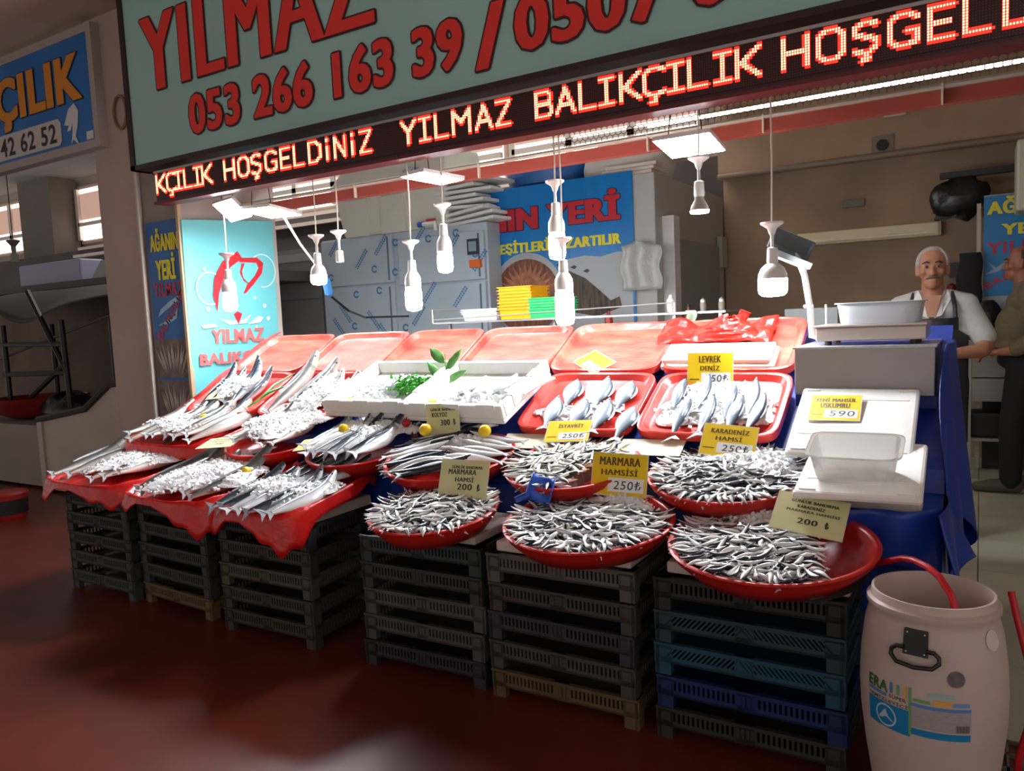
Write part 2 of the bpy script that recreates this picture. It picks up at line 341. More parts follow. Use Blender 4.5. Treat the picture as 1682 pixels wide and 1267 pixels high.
for (cx, z0) in ((0, .36), (0, .05)):
    for k in range(14):
        x = -.17 + .026 * k; an = (x * 2.6) + rg.uniform(-.1, .1); L = rg.uniform(.16, .23); dx, dz = math.sin(an), math.cos(an); bz = z0 + rg.uniform(0, .03); bx = x * .6
        poly(a, [(bx, bz), (bx + dx * L * .5 + dz * .011, bz + dz * L * .5 - dx * .011), (bx + dx * L, bz + dz * L), (bx + dx * L * .5 - dz * .011, bz + dz * L * .5 + dx * .011)], fr, .0025 + k * .0001)
a.build('photo_fish', M('photo_fish', 'A99C92', .5, var=.15, vs=30), po)

# teal panel on the side wall
tp = thing('fish_logo_panel', 'teal panel with a red leaping fish emblem on the side wall', 'poster', (-4.83, 0, 0))
mb = MB(); mb.add([(0, 3.515, .965), (0, 4.33, .965), (0.05, 4.31, 2.285), (0.02, 3.515, 2.235)], [(0, 1, 2, 3)]); mb.build('sheet', M('panel_teal', '6FC3C6', .4, var=.05, vs=2), tp, solid=.012)
fr = frame((.03, 0, 0), (0, 1, 0), (0, 0, 1)); fr = (Vector((.012, 0, .965)), Vector((0, 1, 0)), Vector((.022, 0, 1)).normalized(), Vector((1, 0, 0)))
a = MB(); lettering(a, 'YILMAZ', fr, 3.68, 4.17, .385, .49, .03, lift=.012, fat=.03); lettering(a, 'BALIKÇILIK', fr, 3.57, 4.3, .215, .32, .03, lift=.012, fat=.03); a.build('lettering', M('panel_red_pale', 'DE6A66', .5), tp)
a = MB()
poly(a, [(3.96, 1.07), (3.82, .99), (3.74, .87), (3.72, .74), (3.75, .62), (3.77, .74), (3.82, .86), (3.89, .95), (3.97, 1.0), (4.0, 1.02)], fr, .012)
poly(a, [(3.97, 1.02), (4.14, 1.03), (4.2, .99), (4.18, .91), (4.1, .83), (4.02, .76), (3.99, .75), (4.03, .82), (4.11, .89), (4.15, .95), (4.13, .99), (3.97, .99)], fr, .0125)
poly(a, [(3.99, .98), (3.97, .91), (4.0, .85), (4.06, .82), (4.0, .87), (3.99, .92), (4.02, .98)], fr, .013)
poly(a, [(3.89, .60), (3.93, .52), (3.97, .60), (3.93, .62)], fr, .012); a.build('fish_emblem', M('panel_red', 'C3242E', .5), tp)
a = MB(); ring_poly(a, (3.70, .79), .12, .008, fr, 60, 300, lift=.011); ring_poly(a, (4.19, .93), .13, .008, fr, -100, 130, lift=.011)
for y, z, r in ((3.66, .93, .012), (3.67, .64, .016), (4.1, .72, .012), (4.19, .66, .016), (4.22, .56, .016), (4.1, .5, .01)): disc(MB(), (y, z), r, fr, 14, .011).build('white_dot', M('panel_white', 'DCEFF0', .5), tp)
poly(a, [(3.60, .53), (3.72, .53), (3.74, .51), (3.62, .5)], fr, .011); a.build('white_splash', M('panel_white', 'DCEFF0', .5), tp); a = MB(); poly(a, [(4.02, .52), (4.12, .58), (4.17, .57), (4.14, .53)], fr, .011); poly(a, [(3.76, .57), (3.85, .52), (4.0, .53), (4.06, .6), (3.97, .55), (3.86, .55)], fr, .011)
poly(a, [(3.80, .72), (3.83, .84), (3.9, .92), (3.87, .84), (3.86, .74), (3.88, .64)], fr, .0115)
a.build('white_splashes', M('panel_white', 'DCEFF0', .5), tp)

# ================================================================== CRATE STACKS
_crate = {}
def crate_meshes(colr, slant):
    k = (colr, slant)
    if k in _crate: return _crate[k]
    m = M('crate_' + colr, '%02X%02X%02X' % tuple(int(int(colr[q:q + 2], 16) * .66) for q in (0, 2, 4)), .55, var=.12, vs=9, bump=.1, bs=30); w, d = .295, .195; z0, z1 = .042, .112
    mb = MB(); mb.box(-w, w, -d, d, z0, z0 + .008)
    for sy in (-1, 1):
        y0, y1 = sorted((sy * d, sy * (d - .012))); mb.box(-w, w, y0, y1, z0, z0 + .02); mb.box(-w, w, y0, y1, z1 - .018, z1)
        n = 30
        for i in range(n + 1):
            x = -w + .05 + (2 * w - .1) * i / n
            if slant:
                s = .014 if i < n / 2 else -.014
                mb.add([(x - .004 - s, y, z0 + .02) for y in (y0, y1)] + [(x + .004 - s, y, z0 + .02) for y in (y0, y1)] + [(x - .004 + s, y, z1 - .018) for y in (y0, y1)] + [(x + .004 + s, y, z1 - .018) for y in (y0, y1)], [(0, 2, 6, 4), (1, 5, 7, 3), (0, 4, 5, 1), (2, 3, 7, 6)])
            else: mb.box(x - .004, x + .004, y0, y1, z0 + .02, z1 - .018)
        for x in (-w + .025, w - .025): mb.box(x - .03, x + .03, y0, y1, z0, z1)
        mb.box(-.03, .03, y0, y1, z0, z1)
        a, b = sorted((sy * d, sy * (d + .008))); mb.box(-w - .004, w + .004, a, b, z1 - .008, z1)
    for sx in (-1, 1):
        x0, x1 = sorted((sx * w, sx * (w - .012))); mb.box(x0, x1, -d, d, z0, z0 + .02); mb.box(x0, x1, -d, d, z1 - .02, z1)
        mb.box(x0, x1, -d, -d + .06, z0, z1); mb.box(x0, x1, d - .06, d, z0, z1)
        for i in range(13):
            y = -d + .07 + (2 * d - .14) * i / 12; mb.box(x0, x1, y - .004, y + .004, z0 + .02, z1 - .02)
    body = mb.mesh('crate_body', m); legs = []
    for sx in (-1, 1):
        for sy in (-1, 1):
            l = MB(); l.box(*sorted((sx * w, sx * (w - .052))), *sorted((sy * d, sy * (d - .03))), .0, z0)
            l.box(*sorted((sx * (w + .003), sx * (w - .012))), *sorted((sy * d, sy * (d - .05))), .0, z0 + .03); legs.append(l.mesh('corner_post', m))
    _crate[k] = (body, legs); return _crate[k]
NTH = ['top', 'second', 'third', 'fourth', 'lowest']
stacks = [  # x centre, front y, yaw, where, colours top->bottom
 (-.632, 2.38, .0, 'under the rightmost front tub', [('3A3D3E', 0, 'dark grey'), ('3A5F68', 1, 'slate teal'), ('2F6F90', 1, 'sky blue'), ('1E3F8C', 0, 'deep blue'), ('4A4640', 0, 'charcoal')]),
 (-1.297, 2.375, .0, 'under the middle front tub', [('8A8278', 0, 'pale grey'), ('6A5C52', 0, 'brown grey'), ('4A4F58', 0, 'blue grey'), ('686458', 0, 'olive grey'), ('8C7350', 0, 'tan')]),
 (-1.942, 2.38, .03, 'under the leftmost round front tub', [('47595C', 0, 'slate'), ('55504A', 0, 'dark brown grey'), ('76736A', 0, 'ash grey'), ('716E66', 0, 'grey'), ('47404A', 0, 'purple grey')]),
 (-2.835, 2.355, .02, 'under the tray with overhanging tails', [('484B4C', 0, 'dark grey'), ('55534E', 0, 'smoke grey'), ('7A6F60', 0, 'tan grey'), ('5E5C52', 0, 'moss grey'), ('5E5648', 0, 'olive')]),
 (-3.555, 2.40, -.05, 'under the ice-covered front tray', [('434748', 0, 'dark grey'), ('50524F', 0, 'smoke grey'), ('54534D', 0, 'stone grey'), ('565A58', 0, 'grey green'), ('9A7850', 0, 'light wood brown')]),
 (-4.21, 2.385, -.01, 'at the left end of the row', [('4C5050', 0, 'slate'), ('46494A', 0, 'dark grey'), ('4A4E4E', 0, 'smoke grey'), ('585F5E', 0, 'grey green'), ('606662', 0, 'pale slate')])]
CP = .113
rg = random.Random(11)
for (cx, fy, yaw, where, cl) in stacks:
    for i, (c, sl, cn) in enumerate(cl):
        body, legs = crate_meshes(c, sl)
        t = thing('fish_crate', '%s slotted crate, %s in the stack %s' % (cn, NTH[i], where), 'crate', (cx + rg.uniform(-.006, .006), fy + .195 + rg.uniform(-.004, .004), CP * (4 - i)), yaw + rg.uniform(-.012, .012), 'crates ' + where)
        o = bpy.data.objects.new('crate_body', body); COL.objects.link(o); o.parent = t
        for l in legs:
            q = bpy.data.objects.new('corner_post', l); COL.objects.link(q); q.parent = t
    # foam slab on top
CT = CP * 5
def foam_slab(x0, x1, y0, y1, z, h, label, tilt=0):
    o = MB().box(x0, x1, y0, y1, 0, h).build('foam_slab', foam_old, bevel=.008, loc=(0, 0, z)); tag(o, label, 'foam slab'); return o
foam_slab(-.90, -.325, 2.42, 2.79, CT, .04, 'worn foam slab on the crate stack under the rightmost front tub')
foam_slab(-1.57, -1.02, 2.40, 2.79, CT, .04, 'worn foam slab on the crate stack under the middle front tub')
foam_slab(-2.2, -1.68, 2.42, 2.79, CT, .035, 'worn foam slab on the crates under the left round front tub')
foam_slab(-3.1, -2.545, 2.38, 2.8, CT, .05, 'white foam slab under the red sheet with tails at its front')
foam_slab(-3.83, -3.28, 2.42, 2.8, CT, .04, 'foam slab under the ice-covered red sheet')
foam_slab(-4.48, -3.93, 2.40, 2.8, CT, .04, 'foam slab under the leftmost red sheet')

# ================================================================== TARP-COVERED DISPLAY TABLE
prof = [(2.86, .015), (2.86, .70), (2.90, .735), (3.03, .765), (3.05, .845), (3.10, .885), (3.93, 1.325), (3.95, 1.30), (3.95, .015)]
mb = MB(); XS = [-4.42] + [-4.40 + .1535 * k for k in range(29)]; nP = len(prof); vs = []
for i, x in enumerate(XS):
    for j, (y, z) in enumerate(prof):
        w = .012 * math.sin(x * 9 + z * 4) if j in (0, 1) else 0; vs.append((x, y + w, z))
fs = [(i * nP + j, i * nP + j + 1, (i + 1) * nP + j + 1, (i + 1) * nP + j) for i in range(len(XS) - 1) for j in range(nP - 1)] + [list(range(nP))[::-1], [(len(XS) - 1) * nP + j for j in range(nP)]]
mb.add(vs, fs); tb = tag(mb.build('display_table', blue_tarp), 'stepped fish display table wrapped in blue tarpaulin', 'table')
# hanging tarp at the right end, gathered in folds
def fold(u, v):   # u along the depth, v down
    y = 2.70 + 1.27 * u; top = .80 + .0 * u
    top = .77 if y < 3.02 else min(1.27, .83 + (y - 3.02) * 1.2)
    z = top * (1 - v) + (.42 + .16 * math.sin(u * 9)) * v if u < .35 else top * (1 - v) + (.5 + .1 * math.sin(u * 14)) * v
    x = -.105 + .055 * v + .028 * math.sin(u * 26 + v * 2.5) * v + .02 * math.sin(u * 11)
    return (x, y, z)
MB().grid(50, 12, fold).build('end_drape', M('blue_tarp_drape', '1C3C96', .35, var=.15, vs=5, bump=.4, bs=9), tb, smooth=True, angle=180, solid=.004)
def apron_f(u, v):
    x = -.62 + .52 * u; z = .765 - .24 * v - .05 * math.sin(u * 7) * v; y = 2.845 - .13 * math.sin(u * PI * .9) * (1 - v * .3) - .02 * math.sin(u * 17 + v * 3)
    return (x, y, z)
MB().grid(24, 8, apron_f).build('front_drape', blue_tarp, tb, smooth=True, angle=180, solid=.004)
# flat shelf carrying the second row, tarp on top
MB().box(-4.40, -.12, 2.87, 3.02, .68, .72).build('front_board', blue_tarp, tb)

# ================================================================== TUBS, TRAYS, BOXES
def tiltT(c, deg, roll=0): return Matrix.Translation(c) @ Matrix.Rotation(math.radians(deg), 4, 'X') @ Matrix.Rotation(math.radians(roll), 4, 'Y')
def tub(c, D, deg, label, roll=0):
    R = D / 2; pr = [(R * .80, -.075), (R * .97, -.02), (R * .985, -.004), (R, 0), (R + .004, .004), (R, .009), (R - .012, .008), (R - .02, -.002), (R * .90, -.035), (R * .77, -.064)]
    mb = MB(); mb.lathe(pr, 56); o = mb.build('plastic_tub', red_plastic, smooth=True, angle=60); T = tiltT(c, deg, roll); o.matrix_basis = T
    tag(o, label, 'tub'); return T, R
T6, R6 = tub((-.572, 2.49, .688), .645, 6.7, 'red round tub of anchovies at the right end, partly bare')
T5, R5 = tub((-1.213, 2.475, .697), .62, 6.3, 'red round tub with the blue scoop in the middle of the front row')
T4, R4 = tub((-1.872, 2.42, .692), .53, 8, 'leftmost round red tub in the front row on slate crates')
TB, RB = tub((-.803, 2.842, .826), .595, 9.4, 'red round tub of iced anchovies below the sea bass tray')
TM, RM = tub((-1.43, 2.79, .834), .56, 10.5, 'red round tub of small fish below the sea bream tray')
TL, RL = tub((-2.05, 2.79, .834), .60, 11, 'red round tub of long fish and two lemons below the foam boxes')
TC, RC = tub((-2.64, 2.86, .835), .56, 11, 'red round tub of upright-headed fish with a yellow card')
TD, RD = tub((-3.29, 2.92, .838), .60, 10, 'red round tub with a pale card at its left edge')

def film_tray(x0, x1, y0, y1, z0, slope, label, corners, sk=.07):
    """red film over a foam tray: sunken floor, soft rim, skirt with pointed corners"""
    cx, cy = (x0 + x1) / 2, (y0 + y1) / 2; hx, hy = (x1 - x0) / 2, (y1 - y0) / 2; N = 72
    def fn(u, v):
        t = 2 * PI * u; c, s = math.cos(t), math.sin(t); p = .45
        ex = math.copysign(abs(c) ** p, c); ey = math.copysign(abs(s) ** p, s)
        cor = 0
        for (sx, sy, L) in corners:
            cor = max(cor, L * max(0, 1 - math.hypot(ex - sx, ey - sy) / .75))
        if v < .5: q = v / .5; r = .86 * q; dz = -.022 + .006 * math.sin(t * 5 + q * 6) * q
        elif v < .75: q = (v - .5) / .25; r = .86 + .14 * q; dz = -.022 + .04 * math.sin(q * PI / 2) + .006 * math.sin(t * 9)
        else: q = (v - .75) / .25; r = 1. + (.05 + .25 * cor) * q; dz = .018 - (sk + .018 * math.sin(t * 13 + 1) + cor) * q
        x, y = cx + hx * ex * r, cy + hy * ey * r
        return (x, y, z0 + slope * (y - y0) + dz)
    mb = MB(); mb.grid(N, 20, fn, True); o = mb.build('film_lined_tray', red_film, smooth=True, angle=180, solid=.003); tag(o, label, 'tray'); return o
film_tray(-4.62, -3.83, 2.27, 2.98, .635, .14, 'leftmost red film-lined tray in the front row', [(-1, -1, .12), (1, -1, .10), (-1, 1, .03)], .04)
film_tray(-3.77, -3.07, 2.22, 2.9, .63, .14, 'red film-lined tray almost covered in ice, second from the left', [(-1, -1, .05), (1, -1, .17)], .04)
film_tray(-3.03, -2.50, 2.20, 2.86, .632, .14, 'red film-lined tray with fish tails over its front edge', [(-1, -1, .10), (1, -1, .17)], .05)
film_tray(-4.42, -3.66, 2.66, 3.18, .795, .20, 'red film-lined tray of long fish in front of the blue poster', [(-1, -1, .02), (1, -1, .06)], .05)

def tray(x0, x1, y0, y1, m, label, z0=None, lip=.03):
    """shallow rectangular tray lying on the slope"""
    sl = 28.8; L = (y1 - y0) / math.cos(math.radians(sl)); w = x1 - x0
    o = thing('display_tray', label, 'tray', ((x0 + x1) / 2, y0, .905 + (y0 - 3.05) * .55 if z0 is None else z0)); o.rotation_euler = (math.radians(sl), 0, 0)
    h = w / 2 - .004; g = .035
    def fn(u, v):
        t = 2 * PI * u; c, s = math.cos(t), math.sin(t); ex = math.copysign(min(1, abs(c) ** .28), c); ey = math.copysign(min(1, abs(s) ** .28), s)
        P = [(0, 0), (.80, 0), (.86, .004), (.93, lip), (.97, lip + .003), (1.0, lip), (1.0, -.004)]
        k = v * 6; i = min(5, int(k)); f = k - i; r = P[i][0] * (1 - f) + P[i + 1][0] * f; z = P[i][1] * (1 - f) + P[i + 1][1] * f
        return (h * ex * r, L / 2 + (L / 2 - .004) * ey * r, z + .012)
    mb = MB(); mb.grid(64, 6, fn, True); mb.build('tray_shell', m, o, smooth=True, angle=35); return o
def filmL(u, v):
    y = 3.02 + .90 * u; z = .905 + (y - 3.05) * .55
    return (-4.33 - .11 * min(1, v * 2) - .03 * v, y, z + .035 * (1 - v) + .02 * math.sin(u * 17) * v - .30 * max(0, v - .4))
tag(MB().grid(24, 8, filmL).build('red_film_sheet', red_film, smooth=True, angle=180, solid=.003), 'red film sheet hanging over the left end of the display beside the teal panel', 'film')
names = ['at the left end of the back row', 'second from the left in the back row', 'behind the green sprig in the back row', 'behind the right foam box in the back row', 'holding the slanted yellow card', 'under the red bag in the back row']
xs = [-4.33, -3.69, -3.05, -2.49, -1.90, -1.30, -.68]
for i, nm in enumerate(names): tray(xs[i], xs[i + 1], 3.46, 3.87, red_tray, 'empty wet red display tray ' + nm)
deep_tray = M('deep_red_tray', 'D23A30', .32, var=.1, vs=6, bump=.2, bs=40)
tray(-1.86, -1.275, 3.04, 3.45, deep_tray, 'red display tray holding seven sea bream')
tray(-1.265, -.665, 3.04, 3.45, deep_tray, 'red display tray holding eight sea bass on ice')
tray(-4.32, -3.67, 3.06, 3.46, deep_tray, 'red display tray of iced fish with raised heads beside the teal panel')
tray(-3.66, -3.02, 3.06, 3.46, deep_tray, 'red display tray with two big fish left of the foam boxes')

def foam_box(x0, x1, y0, z0, tilt, L, h, label):
    o = thing('foam_box', label, 'foam box', ((x0 + x1) / 2, y0, z0)); o.rotation_euler = (math.radians(tilt), 0, 0); w = (x1 - x0) / 2; t = .028
    mb = MB(); mb.box(-w, w, 0, L, 0, .025); mb.box(-w, w, 0, t, .025, h); mb.box(-w, w, L - t, L, .025, h); mb.box(-w, -w + t, t, L - t, .025, h); mb.box(w - t, w, t, L - t, .025, h)
    mb.build('box_body', foam, o, bevel=.008)
    for k in (-.7, 0, .7): MB().box(w * k - .05, w * k + .05, -.003, t, h - .02, h + .006).build('rim_tab', foam, o, bevel=.003)
    for k in (.3, .7): MB().box(w - t, w + .003, L * k - .04, L * k + .04, h - .06, h + .004).build('rim_tab', foam, o, bevel=.003)
    return o
BX1 = foam_box(-2.985, -2.42, 2.97, .965, 21, .50, .095, 'open white foam box holding ice and parsley, on the left')
BX2 = foam_box(-2.41, -1.85, 2.955, .96, 21, .50, .095, 'open white foam box of iced squid beside the sea bream tray')

# ================================================================== FISH
def fish_mesh(name, L, prof, bend=0., tail=.16, tailh=.9, mat=None, seg=10, lift=0., tailmesh=True, n_ring=12):
    """head at +x, dorsal +z; bend in the lateral direction, lift raises the head (dorsal side)"""
    mb = MB(); bl = L * (1 - tail) if tailmesh else L; x0 = L * tail if tailmesh else 0
    def axis(t):
        return Vector((x0 + bl * t, bend * L * (t - .45) ** 2 * 4, lift * L * max(0, t - .5) ** 2 * 4))
    rings = []
    for i in range(n_ring + 1):
        t = i / n_ring; k = t * (len(prof) - 1); j = min(len(prof) - 2, int(k)); f = k - j
        up, dn, wd_ = [prof[j][q] * (1 - f) + prof[j + 1][q] * f for q in range(3)]; c = axis(t)
        rings.append([(c.x, c.y + wd_ * L * math.cos(a), c.z + (up if math.sin(a) > 0 else dn) * L * math.sin(a)) for a in [2 * PI * s / seg for s in range(seg)]])
    vs = [p for r in rings for p in r]; fs = [(i * seg + k, i * seg + (k + 1) % seg, (i + 1) * seg + (k + 1) % seg, (i + 1) * seg + k) for i in range(n_ring) for k in range(seg)]
    fs += [list(range(seg))[::-1], [n_ring * seg + k for k in range(seg)]]
    mb.add(vs, fs)
    if tailmesh: mb.add(*tail_geo(L, axis(0), prof, tailh, tail))
    me = mb.mesh(name, mat, True, 60); at = me.attributes.new('back', 'FLOAT', 'POINT'); nb = (n_ring + 1) * seg
    for i in range(len(me.vertices)):
        at.data[i].value = .5 + .5 * math.sin(2 * PI * (i % seg) / seg) if i < nb else .62
    return me
def tail_geo(L, c, prof, th, tail):
    a = prof[0][0] * L; h = th * .16 * L; y = c.y; w = .004 * L + .0006
    pts = [(c.x + .01 * L, a), (c.x - tail * L * .95, h), (c.x - tail * L * .55, 0), (c.x - tail * L * .95, -h), (c.x + .01 * L, -a)]
    vs = [(x, y + s * w, z + c.z) for s in (-1, 1) for x, z in pts]
    return vs, [(0, 1, 2), (0, 2, 4), (2, 3, 4), (5, 7, 6), (5, 9, 7), (7, 9, 8), (0, 5, 6, 1), (1, 6, 7, 2), (2, 7, 8, 3), (3, 8, 9, 4)]
P_SLIM = [(.022, .022, .012), (.035, .035, .022), (.052, .055, .034), (.062, .068, .042), (.066, .075, .046), (.064, .072, .046), (.055, .058, .042), (.03, .03, .026), (.006, .006, .006)]
P_BASS = [(.03, .03, .014), (.05, .05, .028), (.085, .08, .045), (.11, .105, .058), (.12, .115, .064), (.115, .105, .064), (.095, .08, .056), (.055, .05, .036), (.01, .01, .01)]
P_BREAM = [(.035, .035, .014), (.06, .06, .03), (.13, .12, .05), (.185, .165, .062), (.205, .18, .066), (.2, .17, .066), (.165, .13, .058), (.09, .075, .04), (.012, .012, .012)]
P_HAKE = [(a * 1.15, b * 1.15, c * 1.3) for a, b, c in [(.018, .018, .012), (.03, .03, .022), (.05, .05, .034), (.062, .066, .044), (.068, .075, .05), (.07, .072, .052), (.068, .066, .052), (.062, .058, .05), (.040, .034, .038)]]
anch_m = ramp_mat('anchovy_skin', 2, [(0, 'EDEDEA'), (.5, 'F4F4F2'), (.68, 'C0C6CB'), (.78, '4A545F'), (1, '22282F')], .28, .12, .04, 90)
istv_m = ramp_mat('small_mackerel_skin', 2, [(0, 'EAE8DE'), (.5, 'E4E5DE'), (.66, '98A299'), (.78, '38423C'), (1, '1C241F')], .28, .12, .05, 90)
bass_m = ramp_mat('bass_skin', 2, [(0, 'E8E8E4'), (.3, 'C6CFD4'), (.6, '98A6B0'), (.8, '5A6874'), (1, '333E48')], .25, .12, .06, 120)
bream_m = ramp_mat('bream_skin', 2, [(0, 'DDDCD6'), (.3, 'BFC8CD'), (.65, '97A5AE'), (.85, '66747E'), (1, '3C4852')], .25, .12, .06, 120)
hake_m = ramp_mat('hake_skin', 2, [(0, 'E4E0D4'), (.3, 'C2BFB4'), (.55, '8A8880'), (.8, '55554F'), (1, '363835')], .28, .12, .07, 60)
bon_m = ramp_mat('bluefish_skin', 2, [(0, 'EFEEE9'), (.42, 'D2D7DA'), (.6, '86929C'), (.76, '38444F'), (1, '1A222C')], .25, .12, .06, 60)
fin_m = M('fish_fin', '9AA0A4', .4, var=.2, vs=60); eye_m = M('fish_eye', '101214', .15); gill_m = M('gill_line', '6B6F72', .4)

# anchovies: four bends of one fish, shared meshes
P_ANCH = [(a * 1.25, b * 1.25, c * 1.35) for a, b, c in P_SLIM]
anch = [fish_mesh('anchovy', .10, P_ANCH, b, mat=anch_m, seg=8, n_ring=7, tailh=.6, tail=.13) for b in (-.12, -.05, .06, .14)]
istv = [fish_mesh('small_mackerel', .115, P_ANCH, b, mat=istv_m, seg=8, n_ring=7, tailh=.6, tail=.13) for b in (-.08, -.03, .04, .09)]
def heap_z(u, v, R, H): return -.022 + H * max(0, 1 - (u * u + v * v) / (R * R)) ** .8
def spots(n, R, mask, rgn, ring=True):
    """heap positions: (u, v, yaw, roll, level)"""
    out = []; tries = 0; md = math.sqrt(PI * R * R / n) * .62
    while len(out) < n and tries < 20000:
        tries += 1; u, v = rgn.uniform(-R, R), rgn.uniform(-R, R)
        if u * u + v * v > (R * .86) ** 2 or not mask(u, v): continue
        if any((u - a[0]) ** 2 + (v - a[1]) ** 2 < md * md for a in out): continue
        out.append((u, v))
    return out
def fish_mat(T, u, v, z, yaw, roll, pitch=0, off=.05):
    return T @ Matrix.Translation((u, v, z)) @ Matrix.Rotation(yaw, 4, 'Z') @ Matrix.Rotation(pitch, 4, 'Y') @ Matrix.Rotation(roll, 4, 'X') @ Matrix.Translation((-off, 0, 0))
def pile(meshes, nm, T, R, n, H, mask, label, cat, group, stuff, rgn, flow, ringn, off, indiv=True, ringfrac=(0, 2 * PI)):
    def place(me, Mx, real):
        if real:
            o = bpy.data.objects.new(nm, me); COL.objects.link(o); o.matrix_basis = Mx; tag(o, label, cat, group)
        else:
            hi = max(v.co.z for v in me.vertices)
            for dk in (0, 2):
                stuff.m = dk; fs = [list(p.vertices) for p in me.polygons if (p.center.z > .22 * hi) == (dk == 2)]; stuff.add([Mx @ v.co for v in me.vertices], fs)
            stuff.m = 0
    # under layer
    for (u, v) in spots(int(n * .8), R, mask, rgn):
        place(rgn.choice(meshes), fish_mat(T, u, v, heap_z(u, v, R, H) - .007, flow(u, v) + rgn.gauss(0, .9), rgn.choice((PI / 2, -PI / 2)) + rgn.gauss(0, .5), rgn.gauss(0, .1), off), False)
    for (u, v) in spots(n, R, mask, rgn):
        place(rgn.choice(meshes), fish_mat(T, u, v, heap_z(u, v, R, H) + .004 + rgn.uniform(0, .006), flow(u, v) + rgn.gauss(0, .8), rgn.choice((PI / 2, -PI / 2)) + rgn.gauss(0, .45), rgn.gauss(0, .13), off), indiv)
    for k in range(ringn):   # fish standing around the rim, heads outwards
        t = ringfrac[0] + (ringfrac[1] - ringfrac[0]) * k / ringn + rgn.gauss(0, .02); u, v = R * .86 * math.cos(t), R * .86 * math.sin(t)
        if not mask(u * .95, v * .95): continue
        place(rgn.choice(meshes), fish_mat(T, u, v, .014 + rgn.uniform(-.003, .004), t + rgn.gauss(0, .22), rgn.choice((PI / 2, -PI / 2)) + rgn.gauss(0, .4), -.10 + rgn.gauss(0, .08), off), indiv)
    # dome under the fish
    def dome(a, b):
        t = 2 * PI * a; r = b * R * .9; u, v = r * math.cos(t), r * math.sin(t)
        if not mask(u + .03, v): return T @ Vector((u, v, -.0695))
        return T @ Vector((u, v, heap_z(u, v, R, H) - .016))
    stuff.m = 1; stuff.grid(40, 14, dome, True); stuff.m = 0
rest = MB(); rest_i = MB()
rg = random.Random(21)
pile(anch, 'anchovy', T6, R6, 150, .045, lambda u, v: u + .25 * v < .13, 'small silver anchovy in the heap on the half-bare right tub', 'fish', 'anchovies on the rightmost tub', rest, rg, lambda u, v: .5 + 2 * u, 60, .05)
pile(anch, 'anchovy', T5, R5, 150, .05, lambda u, v: not (u > .12 and v > .10), 'small silver anchovy in the heap beside the blue scoop', 'fish', 'anchovies on the middle tub', rest, rg, lambda u, v: .2 + 3 * v, 60, .05)
pile(anch, 'anchovy', T4, R4, 150, .055, lambda u, v: True, '', 'fish', '', rest, rg, lambda u, v: .5 + 2 * v, 60, .05, False)
pile(anch, 'anchovy', TB, RB, 150, .05, lambda u, v: True, '', 'fish', '', rest, rg, lambda u, v: .8 + 2 * v, 80, .05, False)
pile(istv, 'small_mackerel', TM, RM, 125, .05, lambda u, v: u - .25 * v < .10, 'small greenish silver fish on the tub with a bare right side', 'fish', 'small fish below the sea bream tray', rest_i, rg, lambda u, v: 1.0, 42, .058)
gap_m = M('wet_fish_skin', '4A4E52', .35, metal=.2, var=.3, vs=120)
tag(rest.build('anchovies', [M('anchovy_flank', 'E6E7E4', .3, metal=.1, var=.06, vs=90), gap_m, M('anchovy_back', '39424C', .28, metal=.1, var=.2, vs=90)], smooth=True), 'heaped anchovies on the red round tubs', 'fish', kind='stuff')
tag(rest_i.build('small_mackerels', [M('mackerel_flank', 'DEDED4', .3, metal=.1, var=.06, vs=90), gap_m, M('mackerel_back', '343E38', .28, metal=.1, var=.2, vs=90)], smooth=True), 'small fish heaped under the top layer below the sea bream', 'fish', kind='stuff')

